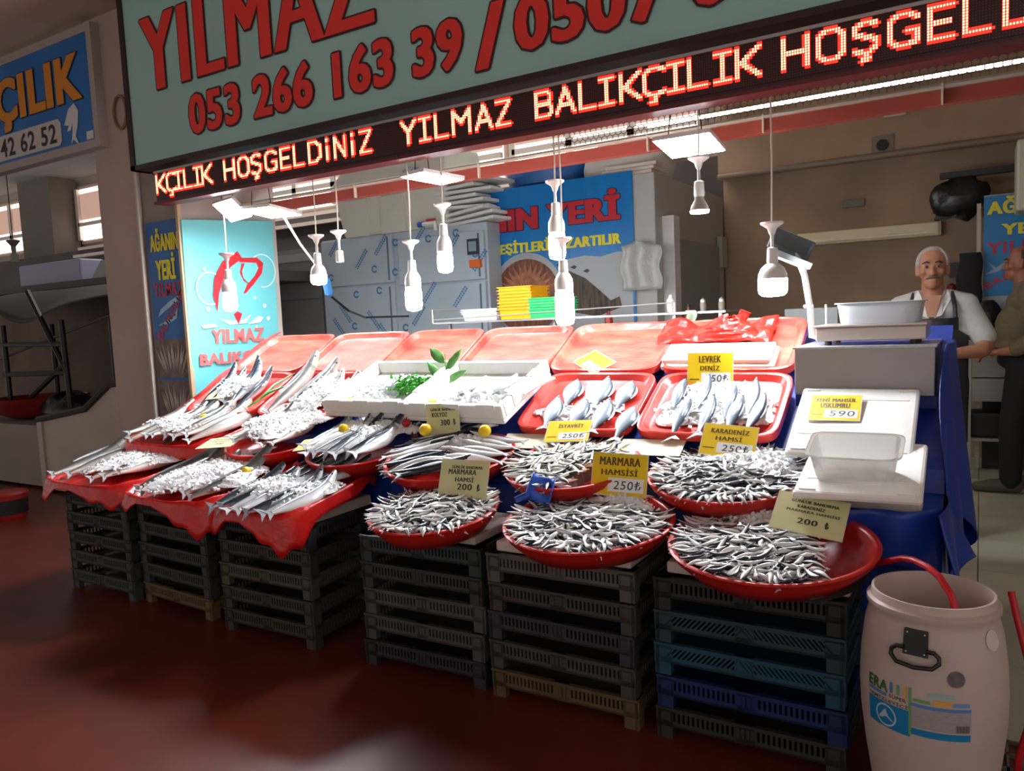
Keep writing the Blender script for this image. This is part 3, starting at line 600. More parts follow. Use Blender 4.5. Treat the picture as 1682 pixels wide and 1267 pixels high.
# larger fish with parts
def big_fish(name, L, prof, mat, bend=0, lift=0, tail=.15, th=1., dorsal=(.35, .8, .05)):
    """returns meshes (body, tail, dorsal, eye) in fish coordinates"""
    body = fish_mesh('body', L, prof, bend, mat=mat, seg=14, n_ring=18, lift=lift, tail=tail, tailmesh=False)
    # the body mesh runs 0..L; shift so that the tail fits behind
    tl = MB(); tl.add(*tail_geo(L, Vector((.01 * L, bend * L * .81, 0)), prof, th, tail)); tlm = tl.mesh('tail_fin', fin_m)
    def top(t):
        k = t * (len(prof) - 1); j = min(len(prof) - 2, int(k)); f = k - j
        return prof[j][0] * (1 - f) + prof[j + 1][0] * f
    ax = lambda t: Vector((L * t, bend * L * (t - .45) ** 2 * 4, lift * L * max(0, t - .5) ** 2 * 4))
    d = MB(); pts = []
    a, b, hh = dorsal
    for k in range(9):
        t = a + (b - a) * k / 8; c = ax(t); pts.append((c.x, c.y, c.z + top(t) * L * .95)); pts.append((c.x - .03 * L, c.y, c.z + top(t) * L + hh * L * math.sin(PI * min(1, (k + .6) / 8.6)) ** .6))
    vs = [(x, y + s, z) for s in (-.0007, .0007) for x, y, z in pts]; n = len(pts)
    d.add(vs, [(2 * k, 2 * k + 2, 2 * k + 3, 2 * k + 1) for k in range(8)] + [(n + 2 * k + 1, n + 2 * k + 3, n + 2 * k + 2, n + 2 * k) for k in range(8)])
    dm = d.mesh('dorsal_fin', fin_m)
    e = MB(); c = ax(.925); k = .925 * (len(prof) - 1); j = int(k); wv = prof[j][2] * (1 - (k - j)) + prof[j + 1][2] * (k - j)
    for s in (-1, 1): e.ball((c.x, c.y + s * wv * L * .85, c.z + .014 * L), .019 * L, 8, squash=(1, .5, 1))
    em = e.mesh('eye', eye_m, True)
    g = MB(); c = ax(.8)
    for s in (-1, 1):
        pr = []
        for q in range(7):
            an = -1.1 + 2.2 * q / 6; pr.append((c.x - .035 * L * math.cos(an) + .03 * L, c.y + s * wv * L * 1.45 * math.cos(an * .75) + s * .002 * L, c.z + top(.8) * L * .8 * math.sin(an)))
        g.tube(pr, .004 * L, 5)
    gm = g.mesh('gill_cover', gill_m)
    return [('body', body), ('tail_fin', tlm), ('dorsal_fin', dm), ('eye', em), ('gill_cover', gm)]
def put_fish(kind, nm, Mx, label, cat, group):
    o = bpy.data.objects.new(nm, None); COL.objects.link(o); o.empty_display_size = .02; o.matrix_basis = Mx; tag(o, label, cat, group)
    for pn, me in kind:
        q = bpy.data.objects.new(pn, me); COL.objects.link(q); q.parent = o
    return o
def lay(head, tail, up=0., roll=PI / 2, L=None, lift=0.):
    """matrix that lays a fish from tail point to head point; roll about its length"""
    h, t = Vector(head), Vector(tail); x = (h - t).normalized(); z = Vector((0, 0, 1)); y = z.cross(x).normalized(); z = x.cross(y)
    R = Matrix((x, y, z)).transposed().to_4x4(); return Matrix.Translation(t) @ R @ Matrix.Rotation(roll, 4, 'X')
S3 = lambda x, y, dz=.03: (x, y, .905 + (y - 3.05) * .55 + dz)
bream = [big_fish('bream', .235, P_BREAM, bream_m, b) for b in (-.03, .03)]
# heads up the slope, first the upper three, then the lower four
BRP = [(-1.665, 3.20, -1.70, 3.425, 'upper left sea bream, above the gap in the lower row'), (-1.515, 3.20, -1.53, 3.43, 'middle sea bream of the upper row'), (-1.40, 3.19, -1.405, 3.415, 'right sea bream of the upper row'),
       (-1.69, 3.04, -1.72, 3.255, 'leftmost sea bream at the lower left of its tray'), (-1.56, 3.04, -1.575, 3.255, 'second sea bream of the lower row'), (-1.445, 3.03, -1.45, 3.235, 'third, greyer sea bream of the lower row'), (-1.325, 3.0, -1.315, 3.245, 'lowest right sea bream with its tail over the tray edge')]
for i, (tx, ty, hx, hy, lb) in enumerate(BRP):
    up = .035 if i < 3 else .045
    put_fish(bream[i % 2], 'sea_bream', lay(S3(hx, hy, up), S3(tx, ty, up), roll=PI / 2 * (1 if i != 5 else 1)), lb + ' in the red tray', 'fish', 'sea bream in the red tray')
bass = [big_fish('bass', .27, P_BASS, bass_m, b, dorsal=(.35, .7, .03)) for b in (-.05, .04)]
BSP = [(-1.135, 3.18, -1.155, 3.415, 'upper sea bass at the far left'), (-1.03, 3.18, -1.036, 3.43, 'upper sea bass, second from the left'), (-.90, 3.14, -.92, 3.405, 'upper sea bass, third from the left'), (-.81, 3.15, -.823, 3.43, 'upper sea bass at the far right'),
       (-1.083, 3.02, -1.08, 3.26, 'lower sea bass at the left'), (-.97, 3.025, -.97, 3.25, 'lower sea bass, second from the left'), (-.865, 3.05, -.862, 3.25, 'lower sea bass, third from the left'), (-.785, 3.04, -.76, 3.26, 'lower sea bass at the right edge')]
for i, (tx, ty, hx, hy, lb) in enumerate(BSP):
    up = .04 if i < 4 else .052
    put_fish(bass[i % 2], 'sea_bass', lay(S3(hx, hy, up), S3(tx, ty, up), roll=PI / 2 - .25), lb + ' of the eight on ice', 'fish', 'sea bass in the red tray')
# long fish on the left trays
hake = [big_fish('hake', .5, P_HAKE, hake_m, b, lift=l, tail=.07, th=.38, dorsal=(.3, .75, .02)) for b, l in ((-.03, .14), (.03, .08), (.0, .20))]
bon = [big_fish('bluefish', .40, P_SLIM[:1] + [(a * 1.25, b * 1.25, c * 1.6) for a, b, c in P_SLIM[1:-2]] + [(.066, .064, .058), (.040, .036, .038)], bon_m, b, lift=l, tail=.10, th=.55, dorsal=(.3, .7, .02)) for b, l in ((-.04, .17), (.04, .10), (.0, .22))]
fan = [big_fish('fan_fish', .40, P_SLIM[:1] + [(a * 1.15, b * 1.15, c * 1.3) for a, b, c in P_SLIM[1:]], bon_m, b, lift=.02, tail=.10, th=.55, dorsal=(.3, .7, .02)) for b in (-.05, .05)]
rg = random.Random(5)
def row(kind, nm, n, x0, x1, ty, hy, zf, scl, label, group, rolls, dxh=0., jitter=.02, tz=0.):
    for i in range(n):
        x = x0 + (x1 - x0) * (i + .5) / n + rg.gauss(0, .006); h = (x + dxh + rg.gauss(0, jitter), hy + rg.gauss(0, jitter), 0); t = (x, ty + rg.gauss(0, jitter), 0)
        h = (h[0], h[1], zf(h[1]) + .0); t = (t[0], t[1], zf(t[1]) + tz)
        Mx = lay(h, t, roll=rg.choice(rolls) + rg.gauss(0, .12)); L = (Vector(h) - Vector(t)).length
        k = kind[i % len(kind)]; q = put_fish(k, nm, Mx @ Matrix.Diagonal((scl, scl, scl, 1)), label % NUM[i] if '%s' in label else label, 'fish', group)
NUM = ['first', 'second', 'third', 'fourth', 'fifth', 'sixth', 'seventh', 'eighth', 'ninth', 'tenth', 'eleventh', 'twelfth']
zr1 = lambda y: .64 + .14 * (y - 2.25) + .028
zr2 = lambda y: .81 + .19 * (y - 2.6) + .03
row(hake, 'hake', 7, -4.52, -3.95, 2.36, 2.88, zr1, 1.0, 'long grey fish on the leftmost front tray, %s from the left', 'long fish on the leftmost tray', (-.5, -.9, .3, -PI / 2))
row(hake, 'hake', 6, -3.72, -3.14, 2.28, 2.80, zr1, .95, 'long grey fish half hidden in ice, %s from the left on the second front tray', 'long fish on the iced tray', (-.6, -1.1, .3))
row(bon, 'bluefish', 7, -3.0, -2.52, 2.20, 2.60, zr1, 1.0, 'dark-backed fish with its tail over the front edge, %s from the left', 'dark-backed fish on the front tray', (-.7, -1.3, .2, -1.0), .04)
row(bon, 'bluefish', 5, -2.92, -2.56, 2.52, 2.84, lambda y: zr1(y) + .03, .8, 'dark-backed fish behind those with tails over the edge, %s from the left', 'dark-backed fish on the front tray', (-.8, -.2), .05)
row(hake, 'hake', 8, -4.36, -3.72, 2.70, 3.20, zr2, .98, 'long grey fish in front of the pillar poster, %s from the left', 'long fish on the film-lined tray of the second row', (-.7, -1.0, .2), .02)
row(hake, 'hake', 6, -3.5, -3.08, 2.72, 3.12, zr2, .8, 'grey fish under ice behind the pale card, %s from the left', 'long fish on the tub with a pale card', (-.6, -1.2), .02)
row(bon, 'bluefish', 7, -2.86, -2.42, 2.62, 2.93, lambda y: zr2(y) + .01, .95, 'silver-sided fish with head raised below the left foam box, %s from the left', 'raised fish below the foam boxes', (-.7, -1.2, .1, -1.0), .03)
zs3 = lambda y: .905 + (y - 3.05) * .55 + .05
row(bon, 'bluefish', 5, -4.25, -3.80, 3.10, 3.42, zs3, .95, 'slim fish with raised dark head beside the teal panel, %s from the left', 'raised fish beside the teal panel', (-.5, .1, -.8), .0)
row(hake, 'hake', 2, -3.62, -3.32, 3.06, 3.48, zs3, 1.05, 'big grey fish right of the raised heads, %s from the left', 'two big grey fish', (-.4,), .03)
row(hake, 'hake', 2, -3.26, -3.06, 3.10, 3.42, zs3, .7, 'grey fish in ice beside the left foam box, %s from the left', 'grey fish beside the foam box', (-.7,), .03)
# long fish fanned out on the round tub below the boxes
for i in range(22):
    t = math.radians(130 + 130 * i / 21); a = TL @ Vector((.30 * math.cos(t), .29 * math.sin(t), .012)); ln = .30; b = TL @ Vector((.30 * math.cos(t) + .28 + rg.gauss(0, .02), .29 * math.sin(t) + .13 + rg.gauss(0, .03), .045 + rg.uniform(0, .012)))
    sc = (b - a).length / .40
    put_fish(fan[i % 2], 'bluefish', lay(b, a, roll=rg.choice((PI / 2, PI / 2, -PI / 2, -2.2, 2.0)) + rg.gauss(0, .2)) @ Matrix.Diagonal((.78, .78, .78, 1)), 'silver fish fanned out on the tub below the two foam boxes', 'fish', 'fanned fish on the tub with two lemons')
for i in range(6):
    a = TL @ Vector((.30, -.05 + .04 * i, .02)); b = TL @ Vector((.02, -.1 + .05 * i, .05))
    put_fish(fan[i % 2], 'bluefish', lay(b, a, roll=PI / 2 + rg.gauss(0, .2)) @ Matrix.Diagonal((.7, .7, .7, 1)), 'silver fish fanned out on the tub below the two foam boxes', 'fish', 'fanned fish on the tub with two lemons')
# pale squid in the right foam box
sq = [fish_mesh('squid', .24, [(.03, .03, .03), (.06, .05, .06), (.085, .06, .085), (.09, .06, .09), (.08, .06, .085), (.06, .05, .07), (.03, .03, .04)], b, mat=M('pale_squid', 'E9ECEC', .22, var=.06, vs=30), tail=.2, tailh=1.3) for b in (-.1, .12)]
for i in range(9):
    Mx = BX2.matrix_basis.copy(); Mx = Matrix.Translation(BX2.location) @ Matrix.Rotation(math.radians(21), 4, 'X')
    u = -.13 + .045 * i + rg.gauss(0, .01); v = .12 + .02 * (i % 3)
    o = bpy.data.objects.new('squid', sq[i % 2]); COL.objects.link(o); o.matrix_basis = Mx @ Matrix.Translation((u, v, .055 + .006 * (i % 2))) @ Matrix.Rotation(PI / 2 - .5 + rg.gauss(0, .15), 4, 'Z')
    tag(o, 'pale squid lying on the ice in the right foam box', 'squid', 'squid in the foam box')

# ================================================================== ICE, LEMONS, GREENS
def ice(T, cx, cy, rx, ry, h, chips, label, seed):
    r = random.Random(seed); mb = MB()
    def fn(a, b):
        t = 2 * PI * a; wob = 1 + .18 * math.sin(3 * t + seed) + .10 * math.sin(7 * t + 2 * seed); u, v = cx + rx * b * wob * math.cos(t), cy + ry * b * wob * math.sin(t)
        z = h * (1 - b * b) ** .7 + (mnoise.noise(Vector((u * 38 + seed, v * 38, 0))) * .009 + mnoise.noise(Vector((u * 90, v * 90, seed))) * .005) * (1 if b < .98 else 0)
        return T @ Vector((u, v, z))
    mb.grid(56, 18, fn, True)
    for k in range(int(chips * .6)):
        t = r.uniform(0, 2 * PI); b = math.sqrt(r.uniform(0, 1.25)); wob = 1 + .18 * math.sin(3 * t + seed); u, v = cx + rx * b * wob * math.cos(t), cy + ry * b * wob * math.sin(t); s = r.uniform(.003, .009)
        z = h * max(0, 1 - b * b) ** .7 + .003
        Q = T @ Matrix.Translation((u, v, z)) @ Matrix.Rotation(r.uniform(0, 6), 4, Vector((r.random(), r.random(), r.random() + .01)))
        mb.box(-s, s, -s * .8, s * .8, -s * .6, s * .6, Q)
    o = mb.build('crushed_ice', ice_m); tag(o, label, 'ice', kind='stuff'); return o
def plane_T(x, y, z, slope): return Matrix.Translation((x, y, z)) @ Matrix.Rotation(math.atan(slope), 4, 'X')
ice(plane_T(-4.15, 2.68, zr1(2.68) + .012, .14), 0.02, -.02, .27, .22, .034, 520, 'crushed ice over the fish on the leftmost front tray', 1)
ice(plane_T(-3.38, 2.55, zr1(2.55) + .0, .14), 0, 0, .29, .27, .05, 700, 'crushed ice covering most of the second front tray', 2)
ice(plane_T(-2.80, 2.42, zr1(2.42) + .005, .14), 0, .02, .19, .15, .040, 420, 'crushed ice over fish whose tails overhang the front edge', 3)
ice(plane_T(-2.62, 2.40, zr1(2.40) + .0, .14), 0, .06, .12, .16, .032, 300, 'crushed ice at the right of the tail-edged front tray', 13)
ice(plane_T(-4.12, 2.90, zr2(2.90) + .006, .19), 0, 0, .24, .14, .030, 420, 'crushed ice on the long fish in front of the poster', 4)
ice(plane_T(-3.28, 2.95, zr2(2.95) + .01, .19), 0, 0, .25, .20, .04, 520, 'crushed ice on the tub with the pale card', 5)
ice(plane_T(-2.60, 2.95, zr2(2.95) + .01, .19), 0, -.04, .23, .14, .040, 420, 'crushed ice among the raised fish below the left foam box', 6)
ice(plane_T(-4.06, 3.30, zs3(3.30) + .005, .55), 0, -.02, .20, .12, .034, 360, 'crushed ice beside the teal panel', 7)
ice(plane_T(-3.30, 3.26, zs3(3.26) - .01, .55), 0, 0, .19, .19, .045, 480, 'crushed ice heap left of the left foam box', 8)
ice(plane_T(-.965, 3.24, .905 + .19 * .55 + .022, .55), 0, 0, .235, .165, .016, 260, 'crushed ice under the sea bass', 9)
ice(TL, .02, .10, .16, .09, .055, 220, 'crushed ice on the tub with two lemons', 10)
ice(TB, .06, .10, .20, .15, .048, 320, 'crushed ice over the anchovies below the sea bass', 11)
ice(T6, -.05, .15, .15, .10, .04, 260, 'crushed ice at the back of the half-bare right tub', 12)
ice(T5, -.13, .17, .08, .06, .045, 140, 'small ice heap behind the blue scoop', 14)
ice(T5, .06, .17, .12, .06, .045, 180, 'long ice heap below the MARMARA HAMSİSİ card', 15)
TB1 = Matrix.Translation(BX1.location) @ Matrix.Rotation(math.radians(21), 4, 'X'); TB2 = Matrix.Translation(BX2.location) @ Matrix.Rotation(math.radians(21), 4, 'X')
ice(TB1, -.06, .24, .16, .18, .05, 300, 'ice filling the left foam box', 16).location.z += .018
ice(TB2, 0, .24, .20, .17, .025, 250, 'ice under the squid in the right foam box', 17).location.z += .02
ice(plane_T(-1.58, 3.17, .905 + .12 * .55 + .022, .55), 0, 0, .20, .08, .008, 160, 'thin ice under the lower sea bream', 18)

lem = M('lemon_peel', 'F2C80A', .38, bump=.3, bs=140)
def lemon(x, y, z, r, label, half=False):
    t = thing('lemon', label, 'lemon', (x, y, z)); mb = MB()
    pr = [(.001, -r), (r * .45, -r * .92), (r * .8, -r * .6), (r, 0)] + ([(r * .9, .002), (.001, .002)] if half else [(r * .8, r * .6), (r * .45, r * .92), (r * .2, r * 1.08), (.001, r * 1.12)])
    mb.lathe(pr, 18); mb.build('peel', lem, t, smooth=True)
    MB().tube([(0, 0, -r * .98), (0, 0, -r * 1.07)], [.004, .003], 6).build('stem_end', M('lemon_stem', '9A8A20', .6), t)
    t.rotation_euler = (1.2, .4, r * 37) if not half else (.5, .1, 0); return t
lemon(-3.98, 2.96, .925, .029, 'lemon on the long fish in front of the pillar poster')
lemon(-2.74, 2.84, .925, .027, 'lemon beside the yellow card among raised fish')
lemon(-2.22, 2.84, .94, .031, 'left lemon on the tub below the foam boxes')
lemon(-1.90, 2.86, .945, .029, 'right lemon on the tub below the foam boxes')
lemon(-2.89, 3.03, 1.055, .026, 'lemon half on the front rim of the left foam box', True)
lemon(-2.32, 3.03, 1.055, .026, 'lemon half on the front rim of the right foam box', True)
lemon(-3.15, 2.56, .735, .026, 'lemon at the right of the iced front tray')
lemon(-3.50, 3.05, .93, .022, 'lemon behind the pale card on the red tub')
redp = M('red_pepper', 'B5121A', .3)
for x, y, z, lb in ((-2.62, 3.02, .985, 'red pepper piece below the left foam box'), (-2.40, 2.92, .955, 'red pepper piece right among the raised fish'), (-2.85, 2.62, .77, 'red pepper piece on the front tray behind the overhanging tails')):
    o = MB(); o.ball((0, 0, 0), .024, 10, squash=(1, .8, .9)); o.tube([(0, 0, .018), (.006, 0, .03)], .003, 5); q = o.build('pepper_piece', redp, smooth=True, loc=(x, y, z)); tag(q, lb, 'pepper')
# parsley
pa = thing('parsley_bunch', 'bright green parsley bunch in the left foam box', 'parsley', (-2.56, 3.15, 1.10)); mb = MB(); r = random.Random(9)
st = MB()
for k in range(90):
    d = Vector((r.gauss(0, .032), r.gauss(.03, .065), r.gauss(.02, .02))); d.x += d.y * .35; st.tube([(0, -.03, -.02), tuple(d * .6), tuple(d)], .0014, 4)
    for q in range(4):
        c = d + Vector((r.gauss(0, .012), r.gauss(0, .012), r.gauss(0, .008))); s = r.uniform(.007, .013); Q = Matrix.Translation(c) @ Matrix.Rotation(r.uniform(0, 6), 4, Vector((r.random() - .5, r.random() - .5, r.random())))
        mb.add([(0, -s, 0), (s * .7, -s * .2, .003), (s * .9, s * .7, 0), (0, s, .004), (-s * .9, s * .7, 0), (-s * .7, -s * .2, .003)], [(0, 1, 2, 3), (0, 3, 4, 5)], Q)
mb.build('leaves', M('parsley_green', '2E9A22', .5, var=.25, vs=60), pa); st.build('stems', M('stem_green', '6DA03A', .5), pa)
gb = MB(); gb.ball((0, 0, 0), .065, 20, squash=(1.0, 1.1, .75)); tag(gb.build('clear_bag', M('clear_film', 'E8EEF2', .12, trans=.85, bump=.8, bs=50), smooth=True, loc=(-2.66, 3.17, 1.085)), 'clear plastic bag of ice left of the parsley', 'bag')
# bay sprig standing between the boxes
sp = thing('leaf_sprig', 'sprig of four broad green leaves standing between the foam boxes', 'sprig', (-2.42, 3.27, 1.10))
MB().tube([(0, 0, -.03), (.005, .02, .06), (.0, .03, .12), (-.005, .035, .17)], .003, 6).build('stem', M('stem_green'), sp)
def leaf(base, tip, wid, mbb, nrm=(.2, -1, .35)):
    b, t = Vector(base), Vector(tip); d = t - b; n = Vector(nrm).normalized(); s = d.cross(n).normalized()
    pts = [(0, 0), (.15, .55), (.4, 1), (.7, .8), (1, 0)]; vs = []
    for u, w in pts: vs += [b + d * u + s * w * wid + n * (.006 * w), b + d * u, b + d * u - s * w * wid + n * (.006 * w)]
    mbb.add(vs, [(3 * i + a, 3 * i + a + 1, 3 * i + a + 4, 3 * i + a + 3) for i in range(4) for a in (0, 1)])
for base, tip, w in (((0, .01, .02), (-.13, .04, .13), .026), ((-.005, .03, .12), (-.10, .03, .205), .03), ((0, .02, .07), (.10, .05, .20), .024), ((.005, .0, .015), (.135, .03, .085), .022)):
    mb = MB(); leaf(base, tip, w, mb); mb.build('leaf', M('leaf_green', '5E9A4E', .45, var=.15, vs=20), sp, smooth=True, solid=.001)
for i, (a, b) in enumerate((((-3.72, 3.12, 1.0), (-3.66, 3.40, 1.16)), ((-3.76, 3.1, .98), (-3.60, 3.30, 1.10)))):
    o = MB().tube([a, tuple((Vector(a) + Vector(b)) / 2 + Vector((0, 0, .02))), b], [.004, .008, .003], 6).build('green_chilli', M('chilli_green', '3C8A2A', .35), smooth=True); tag(o, ['green chilli between the two slope trays on the left', 'shorter green chilli in front of the other between the left slope trays'][i], 'chilli')

# ================================================================== PRICE CARDS
yel = M('card_yellow', 'F0CC1E', .6, spec=.25); pale = M('card_pale', 'DAD9A2', .6, spec=.25); ink = M('card_ink', '5A3E10', .5); inkd = M('card_dark_ink', '34372E', .5); wht = M('card_white', 'F2F2EC', .4)
def card(name, c, u, v, lines, colr, label, w=.205, h=.14, price=None, blank=False):
    u = Vector(u).normalized(); v = Vector(v); v = (v - u * v.dot(u)).normalized(); n = u.cross(v)
    t = thing(name, label, 'price card', c); Mx = Matrix((u, v, n)).transposed().to_4x4(); t.rotation_euler = Mx.to_euler()
    MB().box(-w / 2, w / 2, -h / 2, h / 2, -.0015, .0015).build('card', colr, t)
    e = MB(); E = .004
    for (a, b, c2, d) in ((-w / 2 - E, w / 2 + E, h / 2, h / 2 + E), (-w / 2 - E, w / 2 + E, -h / 2 - E, -h / 2), (-w / 2 - E, -w / 2, -h / 2, h / 2), (w / 2, w / 2 + E, -h / 2, h / 2)): e.box(a, b, c2, d, -.0012, .0012)
    e.build('clear_edge', M('card_edge', 'D8D3B4', .3), t)
    fr = (Vector((0, 0, .0016)), Vector((1, 0, 0)), Vector((0, 1, 0)), Vector((0, 0, 1))); a = MB()
    for (s, x0, x1, y0, y1) in lines: lettering(a, s, fr, x0 * w, x1 * w, y0 * h, y1 * h, .0, lift=.0006, fat=.05)
    if lines: a.build('lettering', ink if colr is yel else inkd, t)
    if price:
        p = MB(); poly(p, [(-.20 * w, -.42 * h), (.46 * w, -.42 * h), (.46 * w, -.08 * h), (-.20 * w, -.08 * h)], fr, .0005); p.build('price_field', wht, t)
        p = MB(); lettering(p, price, fr, -.10 * w, .40 * w, -.36 * h, -.14 * h, .005, lift=.0011, skew=.1); p.build('price', M('pen_ink', '3A4048', .5), t)
        p = MB(); poly(p, [(-.46 * w, -.3 * h), (-.24 * w, -.3 * h), (-.24 * w, -.27 * h), (-.46 * w, -.27 * h)], fr, .0006); p.build('rule', ink, t)
    return t
two = lambda a, b, wa=.36, wb=.33: [(a, -wa, wa, .22, .42), (b, -wb, wb, -.02, .17)]
card('price_card', (-1.036, 3.41, 1.172), (1, .03, .0), (0, .12, 1), two('LEVREK', 'DENİZ', .25, .22), yel, 'yellow LEVREK DENİZ card standing above the sea bass', .2, .15, '550₺')
card('price_card', (-1.656, 3.517, 1.205), (.185, -.118, -.065), (.058, .115, .064), two('ÇUPRA', 'DENİZ', .26, .22), yel, 'yellow card lying cornerwise on an empty red tray', .19, .13, '480₺')
card('price_card', (-1.555, 3.005, .935), (1, .12, .05), (.05, .75, .66), [('İSTAVRİT', -.25, .35, .15, .38)], yel, 'yellow card between the sea bream tray and the small fish', .2, .115, '250₺')
card('price_card', (-.835, 2.97, .93), (1, .06, -.07), (.1, .6, .72), two('KARADENİZ', 'HAMSİ', .36, .25), yel, 'yellow KARADENİZ HAMSİ card below the sea bass tray', .205, .135, '250₺')
card('price_card', (-1.165, 2.66, .835), (1, .25, -.06), (.15, .35, 1), two('MARMARA', 'HAMSİSİ', .38, .34), yel, 'yellow MARMARA HAMSİSİ card standing behind the middle tub', .205, .155, '250₺')
card('price_card', (-.475, 3.155, 1.045), (1, .04, .0), (.03, .9, .55), two('YENİ MAHSÜL', 'USKUMRU', .42, .30), yel, 'yellow YENİ MAHSÜL USKUMRU card on the leaning foam lid', .178, .15, '590')
card('price_card', (-2.82, 2.74, .865), (1, .42, .1), (.2, 1, .22), [('SARIKANAT', -.3, .3, .05, .22)], yel, 'yellow card lying among the fish with raised heads', .2, .15, '300₺')
pl = lambda *r: list(r)
card('price_card', (-2.17, 2.915, .985), (1, .2, .05), (.0, .10, 1), pl(('GÜNLÜK BANDIRMA', -.38, .40, .27, .39), ('KOLYOZ', -.34, .15, .06, .22), ('300', -.08, .22, -.24, -.04), ('₺', .32, .40, -.24, -.02)), pale, 'pale KOLYOZ 300 card standing in front of the right foam box', .165, .135)
card('price_card', (-1.795, 2.53, .80), (1, .22, -.03), (.15, .45, 1), pl(('GÜNLÜK BANDIRMA', -.28, .38, .28, .38), ('MARMARA', -.34, .26, .12, .26), ('HAMSİ', -.18, .22, -.08, .08), ('200', -.12, .2, -.3, -.13), ('₺', .30, .37, -.32, -.12)), pale, 'pale MARMARA HAMSİ 200 card behind the left round tub', .205, .15)
card('price_card', (-.465, 2.565, .77), (1, .02, -.13), (.25, .78, .55), pl(('GÜNLÜK BANDIRMA', -.30, .38, .28, .38), ('KARADENİZ', -.2, .2, .14, .25), ('MARMARA HAMSİSİ', -.34, .42, .02, .11), ('200', -.15, .14, -.28, -.13), ('₺', .24, .3, -.3, -.12)), pale, 'pale card slanting over the back of the half-bare right tub', .215, .15)
card('price_card', (-3.50, 2.69, .845), (1, .35, .06), (.15, 1, .2), pl(('GÜNLÜK BANDIRMA', -.36, .38, .24, .36), ('MEZGİT', -.3, .25, .04, .18), ('200', -.1, .15, -.24, -.08)), pale, 'pale card on the left edge of a second-row tub', .20, .15)
card('price_card', (-4.10, 3.20, 1.055), (1, .3, .1), (.1, .9, .5), [], M('card_pale_yellow', 'EBDD9C', .4), 'blank pale yellow card on the iced fish beside the teal panel', .19, .12)
for x, lb in ((-1.745, 'blank cream card below the left part of the sea bream tray'), (-1.165, 'blank cream card between the sea bream and sea bass trays')):
    card('paper_card', (x, 2.985, .885), (1, .03, .02), (0, .9, .4), [], M('card_cream', 'EDE7CC', .5), lb, .27, .11)

# blue scoop
sc = thing('blue_scoop', 'blue plastic scoop standing in the middle tub of anchovies', 'scoop', (-1.43, 2.47, .735)); sc.rotation_euler = (-.35, .35, .5); sc.scale = (1.2, 1.2, 1.15)
def scf(u, v):
    a = -PI * .15 + PI * 1.3 * u; r = .042 - .006 * v; return (r * math.cos(a), r * .75 * math.sin(a), .02 + .085 * v)
scm = M('scoop_blue', '2F63C8', .35); MB().grid(16, 5, scf).build('bowl', scm, sc, smooth=True, solid=.003)
MB().tube([(-.03, 0, .03), (-.04, .0, .02), (-.065, .005, .0)], [.011, .012, .010], 8).build('handle', M('scoop_dark_blue', '1E3F96', .35), sc, smooth=True)

# ================================================================== RIGHT END: LIDS, TUB, BOX, SCALE
def foam_lid(c, u, v, w, l, label):
    u = Vector(u).normalized(); v = Vector(v).normalized(); n = u.cross(v); t = thing('foam_board', label, 'foam lid', c); t.rotation_euler = Matrix((u, v, n)).transposed().to_euler()
    MB().box(-w / 2, w / 2, -l / 2, l / 2, 0, .026).build('lid_slab', foam, t, bevel=.012)
    mb = MB(); mb.box(-w / 2 + .03, w / 2 - .03, -l / 2 + .12, -l / 2 + .124, .026, .028); mb.box(-w / 2 + .03, w / 2 - .03, l / 2 - .09, l / 2 - .086, .026, .028)
    for sx in (-1, 1):
        for sy in (-1, 1):
            x = sx * (w / 2 - .045); y = sy * (l / 2 - .025); mb.box(x - .025, x + .025, y - .004, y + .004, .026, .030)
    mb.build('ribs', foam, t); return t
foam_lid((-.405, 3.12, .985), (1, 0, .0), (0, .44, .225), .425, .44, 'white foam lid leaning with the USKUMRU card on it')
foam_lid((-.335, 2.80, .868), (1, .02, .012), (-.02, 1, .175), .375, .50, 'flat white foam lid under the clear tub')
MB_ = MB(); MB_.box(-.5, -.16, 2.80, 2.90, .745, .83); tag(MB_.build('support_block', foam_old, bevel=.006), 'worn foam block supporting the flat lid', 'foam block')
ct = thing('clear_tub', 'clear plastic tub lying on the flat foam lid', 'tub', (-.345, 2.71, .882)); ct.rotation_euler = (math.radians(17), 0, .0)
def ctf(u, v):
    t = 2 * PI * u; c, s = math.cos(t), math.sin(t); ex = math.copysign(abs(c) ** .3, c); ey = math.copysign(abs(s) ** .3, s); P = [(0, .005), (.80, .0), (.86, .02), (.97, .105), (1.06, .108), (1.06, .104)]
    k = v * 5; i = min(4, int(k)); f = k - i; r = P[i][0] * (1 - f) + P[i + 1][0] * f; z = P[i][1] * (1 - f) + P[i + 1][1] * f
    return (.135 * ex * r, .09 * ey * r, z)
MB().grid(48, 5, ctf, True).build('tub_shell', M('frosted_plastic', 'F2F2EE', .2, trans=.85, alpha=.75), ct, smooth=True, angle=60, solid=.002)

sb = thing('steel_box', 'plain stainless steel box carrying the scale', 'steel box', (-.40, 3.32, 1.075))
MB().box(-.255, .255, 0, .5, 0, .19).build('box_body', steel_pale, sb, bevel=.004)
MB().box(-.262, .262, -.004, .504, .188, .196).build('top_plate', M('steel_top', 'B9B7B4', .3, metal=.7), sb, bevel=.002)
MB().box(-.66, -.14, 3.36, 3.82, .92, 1.07).build('box_plinth', blue_tarp, tb)
sca = thing('shop_scale', 'electronic shop scale with white pan on the steel box', 'scale', (-.385, 3.58, 1.271)); 
MB().box(-.205, .205, -.16, .16, .018, .075).build('base', M('scale_steel', 'C2B4AC', .3, metal=.6), sca, bevel=.006)
mb = MB(); mb.box(-.21, .21, -.165, .165, .075, .083); mb.build('platform', M('scale_steel'), sca, bevel=.003)
for x in (-.16, .16):
    for y in (-.12, .12): MB().tube([(x, y, 0), (x, y, .02)], .014, 10).build('foot', black_pl, sca)
